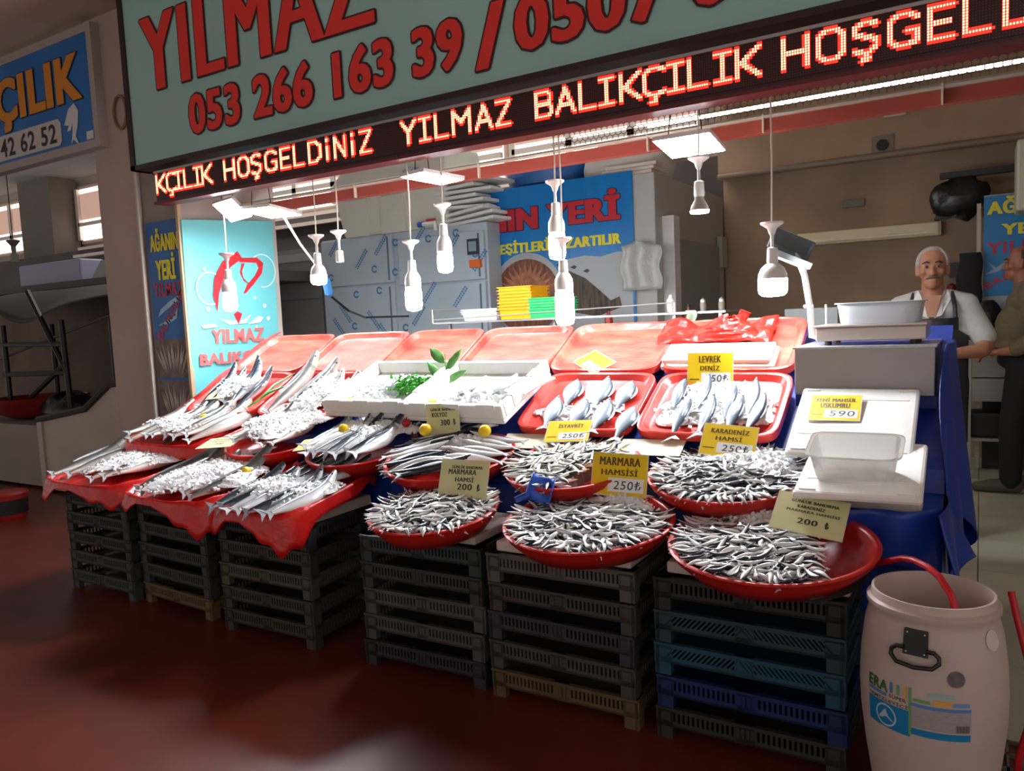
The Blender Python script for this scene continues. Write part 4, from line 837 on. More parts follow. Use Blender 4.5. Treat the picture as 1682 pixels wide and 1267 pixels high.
pn = MB()
def pnf(u, v):
    t = 2 * PI * u; c, s = math.cos(t), math.sin(t); ex = math.copysign(abs(c) ** .25, c); ey = math.copysign(abs(s) ** .25, s); P = [(0, .003), (.9, 0), (.93, .01), (1.0, .085), (1.06, .088), (1.06, .084)]
    k = v * 5; i = min(4, int(k)); f = k - i; r = P[i][0] * (1 - f) + P[i + 1][0] * f; z = P[i][1] * (1 - f) + P[i + 1][1] * f
    return (.03 + .158 * ex * r, .13 * ey * r, z + .084)
pn.grid(60, 5, pnf, True).build('pan', M('pan_white', 'C6CCD2', .35), sca, smooth=True, angle=60, solid=.003)
colm = M('scale_column', 'C4C2BE', .35, metal=.4)
mb = MB(); mb.tube([(-.20, -.06, .03), (-.235, -.06, .035), (-.24, -.06, .15), (-.262, -.06, .3), (-.30, -.06, .40)], .014, 8); mb.build('column', colm, sca)
MB().tube([(-.268, -.06, .165), (-.228, -.06, .165)], .009, 8).build('joint', steel, sca)
dT = Matrix.Translation((-.32, -.06, .43)) @ Matrix.Rotation(.35, 4, 'Z') @ Matrix.Rotation(.45, 4, 'Y')
mb = MB(); mb.box(-.09, .09, -.02, .02, -.04, .05, dT); dsp = mb.build('display_head', M('display_grey', '4A5862', .4), sca, bevel=.006)
mb = MB(); mb.box(-.075, .075, -.023, -.02, -.02, .035, dT); mb.build('display_glass', M('display_glass', '1D2A30', .15), dsp)
mb = MB(); mb.box(-.05, .11, -.05, .05, -.065, -.04, dT); mb.build('keypad', M('display_pale', 'A7B0B4', .4), sca)
MB().tube([(-.195, .05, .08), (-.195, .05, .17)], .005, 6).build('rod', steel, sca)

# red bag and foam lids on the last back tray
fl = thing('foam_board', 'stack of two thin white foam lids behind the LEVREK card', 'foam lid', (-1.04, 3.56, 1.203)); fl.rotation_euler = (math.radians(28), 0, -.02)
fl['label'] = 'upper thin white foam lid behind the LEVREK card'
MB().box(-.25, .25, -.07, .08, .028, .050).build('lid_slab', foam, fl, bevel=.006)
f2 = thing('foam_board', 'lower thin white foam lid behind the LEVREK card', 'foam lid', (-1.04, 3.56, 1.203)); f2.rotation_euler = (math.radians(28), 0, .01); MB().box(-.255, .265, -.085, .08, .0, .026).build('lid_slab', foam, f2, bevel=.006)
bg = thing('red_bag', 'crumpled red plastic bag on the right back tray', 'bag', (-1.08, 3.66, 1.27)); rb = M('red_bag', 'E02318', .3, bump=.9, bs=18, var=.12, vs=10)
def bgf(u, v):
    a = 2 * PI * u; r = .165 * (1 - .72 * v ** 1.6); x = .02 + r * math.cos(a) * (1.15 - .3 * v) + .05 * v + .02 * mnoise.noise(Vector((u * 9, v * 7, 1))); y = .05 + r * .55 * math.sin(a) + .018 * mnoise.noise(Vector((u * 8, v * 9, 4)))
    return (x, y, .02 + .115 * v + .02 * mnoise.noise(Vector((u * 6, v * 5, 7))) * v)
MB().grid(40, 14, bgf, True).build('bag_body', rb, bg, smooth=True, angle=50)
def bg2(u, v): return (-.30 + .56 * u, -.02 + .18 * v + .0 * u, .015 + .10 * v + .03 * mnoise.noise(Vector((u * 7, v * 5, 2))) + .025 * math.sin(u * 15) * v)
MB().grid(30, 8, bg2).build('bag_flap', rb, bg, smooth=True, angle=60, solid=.003)
def bg3(u, v): return (.06 + .04 * u + .05 * v, .06 + .02 * u, .125 + .035 * v - .02 * u + .01 * math.sin(v * 9))
MB().grid(4, 8, bg3).build('bag_handle', rb, bg, smooth=True, angle=60, solid=.003)

# ================================================================== BARREL AND HOSE
br = thing('plastic_barrel', 'open white plastic barrel with a label standing right of the stall', 'barrel', (-.106, 2.322, 0))
pr = [(.14, 0), (.152, .03), (.168, .12), (.184, .22), (.196, .32), (.199, .40), (.195, .48), (.184, .565), (.174, .60), (.1735, .615), (.179, .622), (.179, .636), (.168, .640), (.165, .66), (.158, .66), (.157, .61), (.165, .58), (.18, .48), (.186, .40), (.182, .30), (.15, .08), (.135, .03)]
pr = [(a * .91, b) for a, b in pr]
MB().lathe(pr, 56).build('barrel_body', M('barrel_white', 'C9B7AE', .5, var=.05, vs=5), br, smooth=True, angle=50)
def rad(z):
    for (a, b), (c, d) in zip(pr, pr[1:]):
        if b <= z <= d: return a + (c - a) * (z - b) / (d - b)
    return .16
FA = math.atan2(-2.322, .106)   # towards the viewer
def BP(a, z, lift=.0015): r = rad(z) + lift; return Vector((r * math.cos(FA + a), r * math.sin(FA + a), z))
def patch(mb, a0, a1, z0, z1, lift=.0015, n=12, slope=0.):
    def fn(u, v): a = a0 + (a1 - a0) * u; return BP(a, z0 + (z1 - z0) * v + slope * (u), lift)
    return mb.grid(n, 3, fn)
def bp_poly(mb, pts, lift=.0022): mb.add([BP(a, z, lift) for a, z in pts], [list(range(len(pts)))]); return mb
lb = MB(); patch(lb, -.97, -.285, .315, .385, .0012); lb.build('label_block', M('label_blue', '1383BE', .45), br)
MB_l = MB(); patch(MB_l, -.27, .50, .325, .343, .0012); MB_l.build('label_foot_band', M('label_blue'), br)
g = MB(); patch(g, -.27, .50, .402, .411, .0012); g.build('label_stripe', M('label_mid_blue', '5C86C0', .45), br)
g = MB(); patch(g, -.97, -.62, .402, .411, .0012); g.build('label_pale_stripe', M('label_mid_blue'), br)
g = MB(); patch(g, -.30, -.265, .32, .45, .0018, 2); g.build('label_green_bar', M('label_green', '6FA86A', .45), br)
g = MB(); patch(g, -.24, -.02, .416, .424, .0018, 4); g.build('label_green_box', M('label_green'), br)
g = MB(); patch(g, .02, .24, .415, .429, .0018, 4); g.build('label_orange', M('label_orange', 'E0A955', .45), br)
g = MB(); patch(g, .27, .48, .416, .426, .0018, 4); g.build('label_pale_blue', M('label_pale_blue', '6F98CC', .45), br)
g = MB(); patch(g, -.05, .28, .434, .446, .0016, 4); g.build('label_teal_box', M('label_teal_pale', '9DBDBA', .45), br)
g = MB(); patch(g, -.25, .50, .347, .40, .0012); g.build('label_grey', M('label_grey', 'A7A1A2', .5, var=.1, vs=60, stretch=(1, 1, 8)), br)
g = MB()
for k in range(14): patch(g, .30 + k * .013, .30 + k * .013 + (.007 if k % 3 else .004), .349, .368, .0018, 1)
g.build('bar_code', M('bar_black', '4A423E', .5), br)
def curved_text(s, a0, a1, z0, z1, bold, m, nm, lift=.002):
    mb = MB(); fr0 = (Vector((0, 0, 0)), Vector((1, 0, 0)), Vector((0, 1, 0)), Vector((0, 0, 1))); lettering(mb, s, fr0, a0, a1, z0, z1, bold, lift=0); mb.v = [BP(v.x, v.y, lift) for v in mb.v]; mb.build(nm, m, br)
curved_text('ERA', -.97, -.60, .414, .444, .03, M('label_dark_green', '2F6A2E', .5), 'label_name')
for k, c in enumerate(('4E7FC0', '6FA88A', 'E0A955')): curved_text('1', -.57 + k * .10, -.53 + k * .10, .418, .446, .02, M('label_one_' + c, c, .5), 'label_number')
curved_text('TEMİZLEYİCİ', -.96, -.31, .388, .399, .01, M('bar_black'), 'label_lettering')
curved_text('SÜPER', -.58, -.33, .404, .416, .01, M('bar_black'), 'label_small_lettering')
g = MB(); ac, zc = -.64, .350
for k in range(28):
    t0, t1 = 2 * PI * k / 28, 2 * PI * (k + 1) / 28; f = lambda t, q: (ac + q * math.cos(t) / .18, zc + q * math.sin(t))
    bp_poly(g, [f(t0, .026), f(t0, .031), f(t1, .031), f(t1, .026)])
bp_poly(g, [(ac + x / .18, zc + z) for x, z in ((-.022, -.012), (.024, -.012), (.008, 0), (.0, .018), (-.010, .006))]); g.build('label_emblem', M('label_pale', 'B9CFDC', .5), br)
g = MB(); bp_poly(g, [(.31 + .021 * math.cos(2 * PI * k / 20) / .18, .488 + .021 * math.sin(2 * PI * k / 20)) for k in range(20)]); g.build('round_sticker', M('sticker_grey', '6B6365', .4, var=.2, vs=60), br)
ah, zh = -.22, .566
g = MB(); vs = [BP(ah + x / .165, zh + z, l) for l in (.001, .009) for x, z in ((-.028, -.03), (.028, -.03), (.028, .034), (-.028, .034))]; g.add(vs, [(0, 1, 2, 3), (4, 5, 6, 7), (0, 1, 5, 4), (1, 2, 6, 5), (2, 3, 7, 6), (3, 0, 4, 7)]); hp = g.build('handle_plate', black_pl, br)
for x in (-.02, .02):
    for z in (-.022, .026):
        g = MB(); g.ball(tuple(BP(ah + x / .165, zh + z, .009)), .003, 8); g.build('rivet', steel, hp)
MB().tube([BP(ah + x / .165, zh + z, l) for x, z, l in ((-.024, -.012, .012), (-.04, -.012, .014), (-.050, -.022, .016), (-.050, -.036, .018), (-.036, -.050, .02), (0, -.054, .02), (.036, -.050, .02), (.050, -.036, .018), (.050, -.022, .016), (.04, -.012, .014), (.024, -.012, .012))], .0058, 8).build('handle', black_pl, br, smooth=True)
g = MB(); bp_poly(g, [(.95 + .026 * math.cos(2 * PI * k / 20) / .18, .575 + .026 * math.sin(2 * PI * k / 20)) for k in range(20)]); g.build('white_patch', M('patch_white', 'DDD2CC', .5), br)
hs = MB(); hs.tube([(-.33, 2.60, .575), (-.30, 2.56, .615), (-.265, 2.52, .65), (-.228, 2.485, .673), (-.19, 2.45, .697), (-.158, 2.413, .707), (-.12, 2.37, .705), (-.09, 2.335, .692), (-.06, 2.30, .655), (-.045, 2.285, .60), (-.04, 2.28, .5), (-.05, 2.27, .3)], .0095, 10)
tag(hs.build('hose', M('hose_red', 'C41A22', .35), smooth=True), 'red hose arching into the open barrel', 'hose')
hs = MB(); hs.tube([(.08, 2.50, .62), (.093, 2.47, .56), (.11, 2.45, .49), (.128, 2.44, .41), (.128, 2.43, .33), (.118, 2.42, .26), (.10, 2.42, .18), (.095, 2.43, .08), (.10, 2.5, .012), (.2, 2.6, .012)], .0095, 10)
tag(hs.build('hose', M('hose_red'), smooth=True), 'red hose curving down behind the right side of the barrel', 'hose')
gr = MB(); 
for k in range(26): gr.box(.0 + k * .04, .008 + k * .04, 2.66, 2.84, 0, .012)
for y in (2.66, 2.75, 2.832): gr.box(-.02, 1.05, y, y + .008, 0, .012)
tag(gr.build('drain_grate', M('grate_grey', '6E6860', .5, metal=.4)), 'grey drain grate on the floor right of the barrel', 'grate')

# ================================================================== HANGING LAMPS
glow_big = M('lamp_glow_strong', 'FFFFFF', .5, emit=BULB_E * 1.9, ecol='F4F8FF'); glow = M('lamp_glow', 'FFFFFF', .5, emit=BULB_E, ecol='F4F8FF'); pglow = M('panel_glow', 'FFFFFF', .5, emit=PANEL_E, ecol='F6F8FF'); cord_m = M('lamp_cord', 'CFC4B0', .5)
def bulb(x, y, zb, r, hg, top, label, kind='T', rose=None):
    t = thing('hanging_bulb', label, 'lamp', (x, y, zb), group='bulbs hanging over the fish')
    if kind == 'T':
        MB().lathe([(r * .3, 0), (r * .75, .004), (r * .95, .015), (r, .03), (r, hg)], 24).build('glowing_cover', glow_big if r > .055 else glow, t, smooth=True, angle=50)
        MB().lathe([(r, hg), (r * .98, hg + .02), (r * .8, hg + .045), (r * .5, hg + .062), (.02, hg + .066)], 24).build('bulb_body', white_pl, t, smooth=True, angle=50); h = hg + .064
    elif kind == 'S':    # reflector spot
        MB().lathe([(.01, 0), (r * .95, .002), (r, .012)], 24).build('glowing_cover', glow, t, smooth=True); MB().lathe([(r, .012), (r * .9, .03), (r * .5, .06), (.02, .075)], 24).build('bulb_body', M('spot_grey', 'B5B0A8', .4), t, smooth=True); h = .073
    elif kind == 'C':    # finned capsule
        MB().lathe([(r * .3, 0), (r * .85, .008), (r, .03), (r, hg - .03), (r * .9, hg)], 24).build('glowing_cover', glow, t, smooth=True, angle=50)
        MB().lathe([(r * .8, hg), (r * .98, hg + .004), (r, hg + .03), (r * .95, hg + .055), (r * .7, hg + .078), (.024, hg + .088)], 24).build('bulb_body', white_pl, t, smooth=True, angle=50); h = hg + .083
    else: h = 0
    MB().lathe([(.022, h), (.024, h + .01), (.021, h + .065), (.008, h + .07)], 16).build('lamp_holder', white_pl, t, smooth=True, angle=40)
    zr = rose if rose else h + .13
    MB().tube([(0, 0, h + .05), (0, 0, zr)], .0075, 8).build('stem', white_pl, t)
    MB().lathe([(.008, zr - .012), (.014, zr), (.02, zr + .018), (.047, zr + .036), (.047, zr + .044), (.006, zr + .046)], 20).build('ceiling_rose', white_pl, t, smooth=True, angle=40)
    MB().tube([(0, 0, zr + .04), (.004, 0, (zr + top - zb) / 2), (0, 0, top - zb)], .0042, 6).build('cord', cord_m, t); return t
TOPZ = 2.395
bulb(-.755, 3.4, 1.485, .060, .075, TOPZ, 'rightmost hanging bulb, by the scale')
bulb(-1.74, 3.38, 1.395, .046, .17, TOPZ, 'lowest hanging bulb, in the middle of the stall', 'C')
bulb(-2.68, 3.39, 1.505, .046, .13, TOPZ, 'hanging bulb in front of the steel freezer corner', 'C')
bulb(-2.46, 3.40, 1.70, .042, .11, TOPZ, 'hanging bulb between the freezer corner and the blue banner', 'C')
bulb(-3.40, 3.40, 1.692, .048, .06, TOPZ, 'hanging bulb at the left of the steel freezer')
bulb(-4.19, 3.38, 1.568, .046, .12, TOPZ, 'hanging bulb in front of the red fish emblem', 'C')
bulb(-1.80, 3.44, 1.722, .042, .13, TOPZ, 'hanging bulb in front of the banner letters', 'C')
bulb(-1.07, 3.42, 1.87, .042, .02, TOPZ, 'hanging spot bulb under the largest square panel', 'S')
bulb(-3.22, 3.40, 1.815, .02, 0, TOPZ, 'empty white lamp holder hanging by the freezer', 'N', .14)
def led_panel(c, u, v, sx, sy, label):
    u = Vector(u).normalized(); v = Vector(v); v = (v - u * v.dot(u)).normalized(); n = u.cross(v)   # n looks up
    t = thing('square_led_panel', label, 'lamp', c, group='square light panels'); t.rotation_euler = Matrix((u, v, n)).transposed().to_euler(); h, q = sx / 2, sy / 2
    MB().box(-h, h, -q, q, .0, .02).build('housing', white_pl, t); MB().box(-h + .008, h - .008, -q + .008, q - .008, -.004, .0).build('glowing_cover', pglow, t)
    Rm = Matrix((u, v, n)).transposed().inverted(); upv = Rm @ Vector((0, 0, 1)); L = max(.05, 2.39 - c[2])
    for k in (-.6, .6): MB().tube([Vector((k * h, -q * .5, .02)), Vector((k * h * .8, -q * .5, 0)) + upv * L], .003, 6).build('wire', M('wire_dark', '5A4A44', .5), t)
led_panel((-1.18, 3.64, 2.215), (1, .02, 0), (0, 1, -.13), .27, .28, 'largest square light panel, right of the middle')
led_panel((-2.655, 3.59, 2.25), (1, -.2, 0), (0, 1, -.04), .20, .31, 'square light panel in the middle under the LED board')
led_panel((-4.17, 3.43, 2.22), (1, -.1, .05), (.1, .75, -.62), .22, .17, 'leftmost square light panel tilted towards the aisle')
led_panel((-4.00, 3.60, 2.205), (1, .22, 0), (-.3, 1, -.04), .25, .36, 'square light panel right beside the tilted one')

tag(MB().box(-4.8, 3.0, 3.47, 3.60, 2.385, 2.40).build('panel_rail', dark_frame), 'flat rail behind the LED board carrying the square light panels', 'rail')
# red beam, pipe, mesh screen, tube light
bm = MB(); bm.box(-4.9, 3.1, 4.0, 4.06, 2.30, 2.362); struct(bm.build('trim_beam', M('red_beam', '9A4436', .5, var=.08, vs=2)))
pp = thing('steel_pipe_rail', 'long pale pipe running along the top of the red beam', 'pipe', (0, 3.99, 2.375)); mb = MB(); mb.tube([(-4.8, 0, 0), (3.0, 0, 0)], .012, 8); mb.build('pipe', M('pipe_pale', 'B8AC98', .35, metal=.3), pp)
for x in (-3.6, -2.6, -1.52, -.92, -.15, .6): MB().box(x - .004, x + .004, -.012, .012, -.08, .01).build('strap', cream_pl, pp)
hb = MB(); hb.box(-4.8, 3.0, 3.36, 3.46, 2.385, 2.41); tag(hb.build('lamp_rail', dark_frame), 'thin rail behind the LED board carrying the lamp cords', 'rail')
mh = MB(); nx, nz, cs = 84, 11, .034
for i in range(nx):
    for j in range(nz):
        x = -2.15 + i * cs + (cs / 2 if j % 2 else 0); z = 2.42 + j * cs * .8
        for dx, dz, ex, ez in ((0, 0, 0, .018), (0, .018, cs / 2, .027), (0, .018, -cs / 2, .027)):
            a = Vector((x + dx, 0, z + dz)); b = Vector((x + ex, 0, z + ez)); d = (b - a).normalized(); n = Vector((-d.z, 0, d.x)) * .002
            mh.add([a - n, a + n, b + n, b - n], [(0, 1, 2, 3)])
o = mh.build('wire_mesh_screen', M('mesh_wire', '7A6A5E', .5, metal=.3), loc=(0, 4.12, 0)); tag(o, 'hexagonal wire mesh screen above the red beam at right', 'mesh screen', kind='stuff')
tl = thing('tube_light', 'long fluorescent tube light behind the wire mesh', 'lamp', (-.5, 5.0, 2.67))
MB().tube([(-1.4, 0, 0), (1.9, 0, 0)], .011, 10).build('tube', M('tube_glow', 'FFFFFF', .5, emit=14, ecol='FFF0E2'), tl); MB().box(-1.25, 1.95, -.02, .02, .06, .09).build('fixture', white_pl, tl)
for x in (-.6, 1.2): MB().tube([(x, 0, .07), (x, 0, .68)], .004, 6).build('hanger', dark_frame, tl)

# ================================================================== BEHIND THE STALL
# cold room with banner
cr = thing('cold_room', 'grey-white panelled cold room with a side door', 'cold room', (-2.25, 6.02, 0)); crm = M('cold_room_panel', 'B4B2AC', .5, var=.04, vs=2)
MB().box(-2.7, 0, 0, 1.95, 0, 2.56).build('body', crm, cr, bevel=.01)
mb = MB(); mb.box(.0, .05, .32, 1.62, .1, 2.05); dr = mb.build('door', M('cold_door', '8E918E', .45), cr, bevel=.01)
mb = MB(); mb.box(.05, .09, .42, .46, .9, 1.3); mb.build('door_handle', steel, dr)
mb = MB(); mb.box(0, .10, .16, .30, .0, 2.22); mb.build('door_post', M('post_pale', 'CFCBC9', .4), cr)
MB().box(.01, .06, 1.68, 1.86, 1.85, 2.15).build('switch_box', M('switch_box', 'A8A89A', .5), cr)
bn = thing('shop_banner', 'blue banner with red and yellow lettering hung on the cold room front', 'banner', (-2.43, 6.0, 1.22))
MB().box(-2.3, 0, 0, .008, 0, 1.37).build('sheet', M('banner_blue', '0E78BE', .3, var=.06, vs=2, bump=.4, bs=5, stretch=(5, 1, .3)), bn)
fr = XZ(-.001); a, b = MB(), MB()
lettering(a, 'AĞANIN YERİ', fr, -2.1, -.11, .99, 1.25, .03, lift=.006, fat=.05); outline(b, 'AĞANIN YERİ', fr, -2.1, -.11, .99, 1.25, .03, .05, .008)
a.build('red_lettering', M('banner_red', 'C01F2E', .4), bn); b.build('lettering_outline', M('banner_navy', '14284A', .4), bn)
a = MB(); lettering(a, 'BALIK ÇEŞİTLERİ KIZARTILIR', fr, -1.74, -.11, .77, .91, .025, lift=.003, fat=.04); a.build('yellow_lettering', M('banner_yellow', 'E8D92A', .4), bn)
a = MB(); poly(a, [(-.62, .70), (-.45, .72), (-.3, .70), (-.15, .73), (-.02, .72), (-.02, .1), (-.12, .14), (-.2, .08), (-.3, .05), (-.8, .05), (-.75, .4)], fr, .002); disc(a, (-1.03, .42), .37, fr, 40, .002); a.build('grey_ground', M('banner_grey', 'A7AAAA', .4), bn)
a = MB(); disc(a, (-1.03, .40), .335, fr, 40, .003); a.build('fried_fish_plate', M('fried_brown', '7A4630', .5, var=.45, vs=9, stretch=(3, 1, .8)), bn)
a = MB()
for k in range(12):
    an = math.radians(20 + k * 12); poly(a, [(-1.03 + .06 * math.cos(an), .40 + .06 * math.sin(an)), (-1.03 + .2 * math.cos(an) - .022 * math.sin(an), .4 + .2 * math.sin(an) + .022 * math.cos(an)), (-1.03 + .31 * math.cos(an), .4 + .31 * math.sin(an)), (-1.03 + .2 * math.cos(an) + .022 * math.sin(an), .4 + .2 * math.sin(an) - .022 * math.cos(an))], fr, .0035)
a.build('fried_fish', M('fried_orange', 'A86A48', .5, var=.25, vs=20), bn)
a = MB(); disc(a, (-1.02, .34), .05, fr, 12, .004); disc(a, (-.95, .42), .04, fr, 12, .004); a.build('garnish', M('garnish_green', '4E7A34', .5), bn)
a = MB(); poly(a, [(-.72, .58), (-.6, .60), (-.45, .53), (-.32, .42), (-.22, .33), (-.14, .36), (-.12, .27), (-.22, .24), (-.35, .2), (-.55, .24), (-.7, .36)], fr, .003); a.build('grilled_fish', M('grilled_brown', '4A3A28', .5, var=.6, vs=9, stretch=(4, 1, .6)), bn)
a = MB(); 
for x, z in ((-.70, .66), (-.56, .63), (-.44, .59)): poly(a, [(x - .03, z), (x + .01, z + .018), (x + .035, z), (x + .01, z - .018)], fr, .003)
a.build('small_fish_drawing', M('banner_navy'), bn)
pb = MB()
def pbf(u, v): return (-2.52 + .34 * u + .015 * math.sin(v * 9), 5.93 + .03 * math.sin(u * PI * 3), 1.62 + .40 * v * (1 - .25 * abs(u - .4)))
tag(pb.grid(16, 12, pbf).build('plastic_bag', M('translucent_bag', 'CFCFC8', .3, trans=.3, bump=1., bs=16), smooth=True, solid=.004), 'translucent plastic bag hanging over the right side of the banner', 'bag')
# blue tub and sacks on the cold room
o = MB().lathe([(.26, 0), (.40, .06), (.44, .24), (.46, .25), (.44, .26), (.38, .1), (.2, .03)], 40).build('blue_basin', M('basin_blue', '1F5FA0', .4), smooth=True, angle=50, loc=(-3.42, 6.5, 2.565)); tag(o, 'large blue basin on top of the cold room', 'basin')
def sack(x, y, z, w, d, h, label, m):
    def fn(u, v):
        t = 2 * PI * u; c, s = math.cos(t), math.sin(t); ex = math.copysign(abs(c) ** .5, c); ey = math.copysign(abs(s) ** .5, s); r = (1, 1.04, .98, .7, 0)[min(4, int(v * 4))] * (1 - (v * 4 % 1)) + (1, 1.04, .98, .7, 0, 0)[min(5, int(v * 4) + 1)] * (v * 4 % 1)
        return (x + w * ex * r + .03 * mnoise.noise(Vector((u * 8, v * 5, x))), y + d * ey * r, z + h * min(1, v * 1.25) + .02 * mnoise.noise(Vector((u * 6, v * 9, 3))))
    o = MB().grid(32, 12, fn, True).build('white_sack', m, smooth=True, angle=60); tag(o, label, 'sack')
sack(-2.62, 6.4, 2.56, .36, .22, .36, 'white sack on the cold room above the banner corner', M('sack_white', 'C6C2BA', .7, bump=.5, bs=9))
for k in range(3): tag(MB().box(-2.75 + .03 * k, -2.28 + .02 * k, 6.05, 6.35, 2.565 + .03 * k, 2.592 + .03 * k).build('foam_sheet', foam_old, bevel=.004), ['lowest', 'middle', 'topmost'][k] + ' foam sheet at the front corner of the cold room roof', 'foam sheet', 'foam sheets on the cold room')

# film-covered steel freezer
sf = thing('steel_freezer', 'stainless freezer still in blue-printed protective film', 'freezer', (-4.55 * 1.15, 5.75, -.2175)); sf.scale = (1.15, 1.15, 1.15); fm = M('film_steel', 'B3C0C8', .4, metal=.1, var=.06, vs=2)
MB().box(-.42, 1.32, .03, .215, 0.195, 2.185).build('body', fm, sf, bevel=.006)
for (x0, x1, z0, z1) in ((-.40, .40, 1.78, 2.17), (-.40, .40, 1.34, 1.765), (-.40, .40, .25, 1.325), (.46, 1.30, 1.75, 2.12), (.46, 1.30, .25, 1.735)):
    d = MB().box(x0, x1, 0, .03, z0, z1).build('door', fm, sf, bevel=.004); MB().box(x1 - .05, x1 - .04, -.008, 0, z0 + .02, z1 - .02).build('door_seam', M('seam_dark', '5E6E7A', .4), d)
a = MB(); fr = XZ(-.002); r = random.Random(4)
for (x, z, an) in [(-.30, 2.05, 50), (.0, 1.92, 50), (.22, 2.02, 50), (-.22, 1.62, -52), (.1, 1.55, -52), (-.3, 1.50, -52), (.22, 1.44, -52), (.62, 2.05, 50), (.95, 1.96, 50), (.7, 1.6, 50), (1.0, 1.55, 50), (1.2, 1.82, 50), (.58, 1.42, 50)]:
    ca, sa = math.cos(math.radians(an)), math.sin(math.radians(an))
    for off in (-.011, .011):
        for k in range(9):
            u0, u1 = k * .022, k * .022 + .016; poly(a, [(x + ca * u0 - sa * (off - .007), z + sa * u0 + ca * (off - .007)), (x + ca * u1 - sa * (off - .007), z + sa * u1 + ca * (off - .007)), (x + ca * u1 - sa * (off + .007), z + sa * u1 + ca * (off + .007)), (x + ca * u0 - sa * (off + .007), z + sa * u0 + ca * (off + .007))], fr, .001)
    a.build('film_print', M('film_blue', '3C7AA8', .4), sf); a = MB()
for (x, z) in [(-.02, 1.70), (.24, 1.72), (-.06, 1.43), (.20, 1.90), (.42, 1.86), (.44, 2.1), (1.05, 2.12), (.9, 1.87), (.5, 1.40), (-.3, 1.86), (1.22, 1.95), (.78, 2.1)]: ring_poly(MB(), (x, z), .032, .014, fr, 20, 330, 16, .001).build('film_ring', M('film_blue', '3C7AA8', .4), sf)
MB().box(1.16, 1.26, -.02, 0, 1.94, 2.06).build('control_display', M('control_dark', '27323C', .3), sf); MB().box(1.175, 1.245, -.023, -.02, 1.965, 2.04).build('control_screen', M('screen_grey', '8A9AA6', .2), sf)
MB().box(1.18, 1.28, -.03, 0, 1.84, 1.90).build('main_switch', M('switch_orange', 'D9661C', .4), sf)
# tank and foam lids on top of the freezer
tk = thing('insulated_tank', 'big pale insulated tank on top of the steel freezer', 'tank', (-4.55 * 1.15, 5.8, 2.296)); tk.scale = (1.15, .8, 1.15); tkm = M('tank_cream', 'D0CEBE', .5, var=.03, vs=3)
mb = MB(); mb.add([(-.16, 0, 0), (.95, 0, 0), (.95, .75, 0), (-.16, .75, 0), (-.26, -.03, .45), (.95, -.03, .45), (.95, .78, .45), (-.26, .78, .45), (-.1, .04, .66), (.95, .04, .66), (.95, .7, .66), (-.1, .7, .66)], [(0, 1, 5, 4), (1, 2, 6, 5), (2, 3, 7, 6), (3, 0, 4, 7), (4, 5, 9, 8), (5, 6, 10, 9), (6, 7, 11, 10), (7, 4, 8, 11), (8, 9, 10, 11), (0, 3, 2, 1)]); mb.build('tank_body', tkm, tk, bevel=.03)
for x in (-.12, .28): MB().add([(x, -.03, 0), (x + .26, -.03, 0), (x + .26, -.05, .3), (x + .02, -.05, .3), (x, .02, 0), (x + .26, .02, 0), (x + .26, .02, .34), (x + .02, .02, .34)], [(0, 1, 2, 3), (4, 7, 6, 5), (0, 4, 5, 1), (1, 5, 6, 2), (2, 6, 7, 3), (3, 7, 4, 0)]).build('foot_rib', tkm, tk)
a = MB(); lettering(a, 'SÜT', XZ(-.055), .55, .72, .42, .5, .02); a.build('print', M('tank_print', '7FA0BE', .5), tk)
vv = thing('tap_valve', 'small white and blue valve with a red lever on the freezer', 'valve', (-4.28, 5.70, 2.295)); MB().tube([(-.08, 0, .03), (.06, 0, .03), (.07, 0, -.04)], .02, 10).build('pipe_body', white_pl, vv); MB().tube([(-.12, 0, .03), (-.07, 0, .03)], .028, 10).build('collar', M('valve_blue', '2C5FA8', .4), vv); MB().box(-.03, .07, -.01, .01, .055, .07).build('lever', M('valve_red', 'C0282A', .4), vv)
r = random.Random(2)
for k in range(9):
    x0 = -4.28 + r.uniform(-.02, .04); x1 = -3.74 + r.uniform(-.06, .1) + (.06 if k < 2 else 0); o = MB().box(-(x1 - x0) / 2, (x1 - x0) / 2, -.2, .2, 0, .030).build('foam_board', M('foam_grey', 'DADAD4', .7), bevel=.006, loc=((x0 + x1) / 2, 5.98, 2.297 + .046 * k))
    o.rotation_euler = (0, r.uniform(-.05, .05) + (-.1 if k in (1, 2) else 0), r.uniform(-.15, .15)); tag(o, 'pale foam lid, %s from the bottom of the pile beside the tank' % NUM[k], 'foam lid', 'foam lids piled beside the tank')
# panel cabinet left of the freezer, cable with plug
cb = thing('cold_cabinet', 'grey panelled cold cabinet between the teal panel and the steel freezer', 'cabinet', (-6.77, 5.8, 0)); MB().box(-1.0, 1.0, 0, .9, 0, 2.25).build('body', M('cabinet_grey', '85817E', .5, var=.05, vs=2), cb); MB().box(-1.02, 1.02, -.03, 0, 2.12, 2.2).build('top_rail', M('rail_pale', 'A8A39B', .5), cb)
MB().box(-1.0, 1.0, -.012, 0, 1.72, 1.735).build('seam', M('seam_dark'), cb)
ca = thing('power_cable', 'white cable with a blue inline plug hanging beside the teal panel', 'cable', (0, 0, 0)); MB().tube([(-3.92, 3.62, 2.20), (-3.90, 3.75, 2.0), (-3.95, 4.0, 1.80)], .008, 8).build('white_lead', white_pl, ca)
MB().tube([(-3.955, 4.01, 1.79), (-3.965, 4.03, 1.77), (-3.99, 4.08, 1.68), (-4.0, 4.1, 1.66)], [.015, .03, .03, .016], 10).build('plug', M('plug_blue', '3D86C4', .4), ca); MB().tube([(-4.0, 4.1, 1.66), (-4.02, 4.3, 1.55), (-4.4, 4.9, 1.50), (-4.62, 5.75, 1.5)], .009, 8).build('black_lead', black_pl, ca)
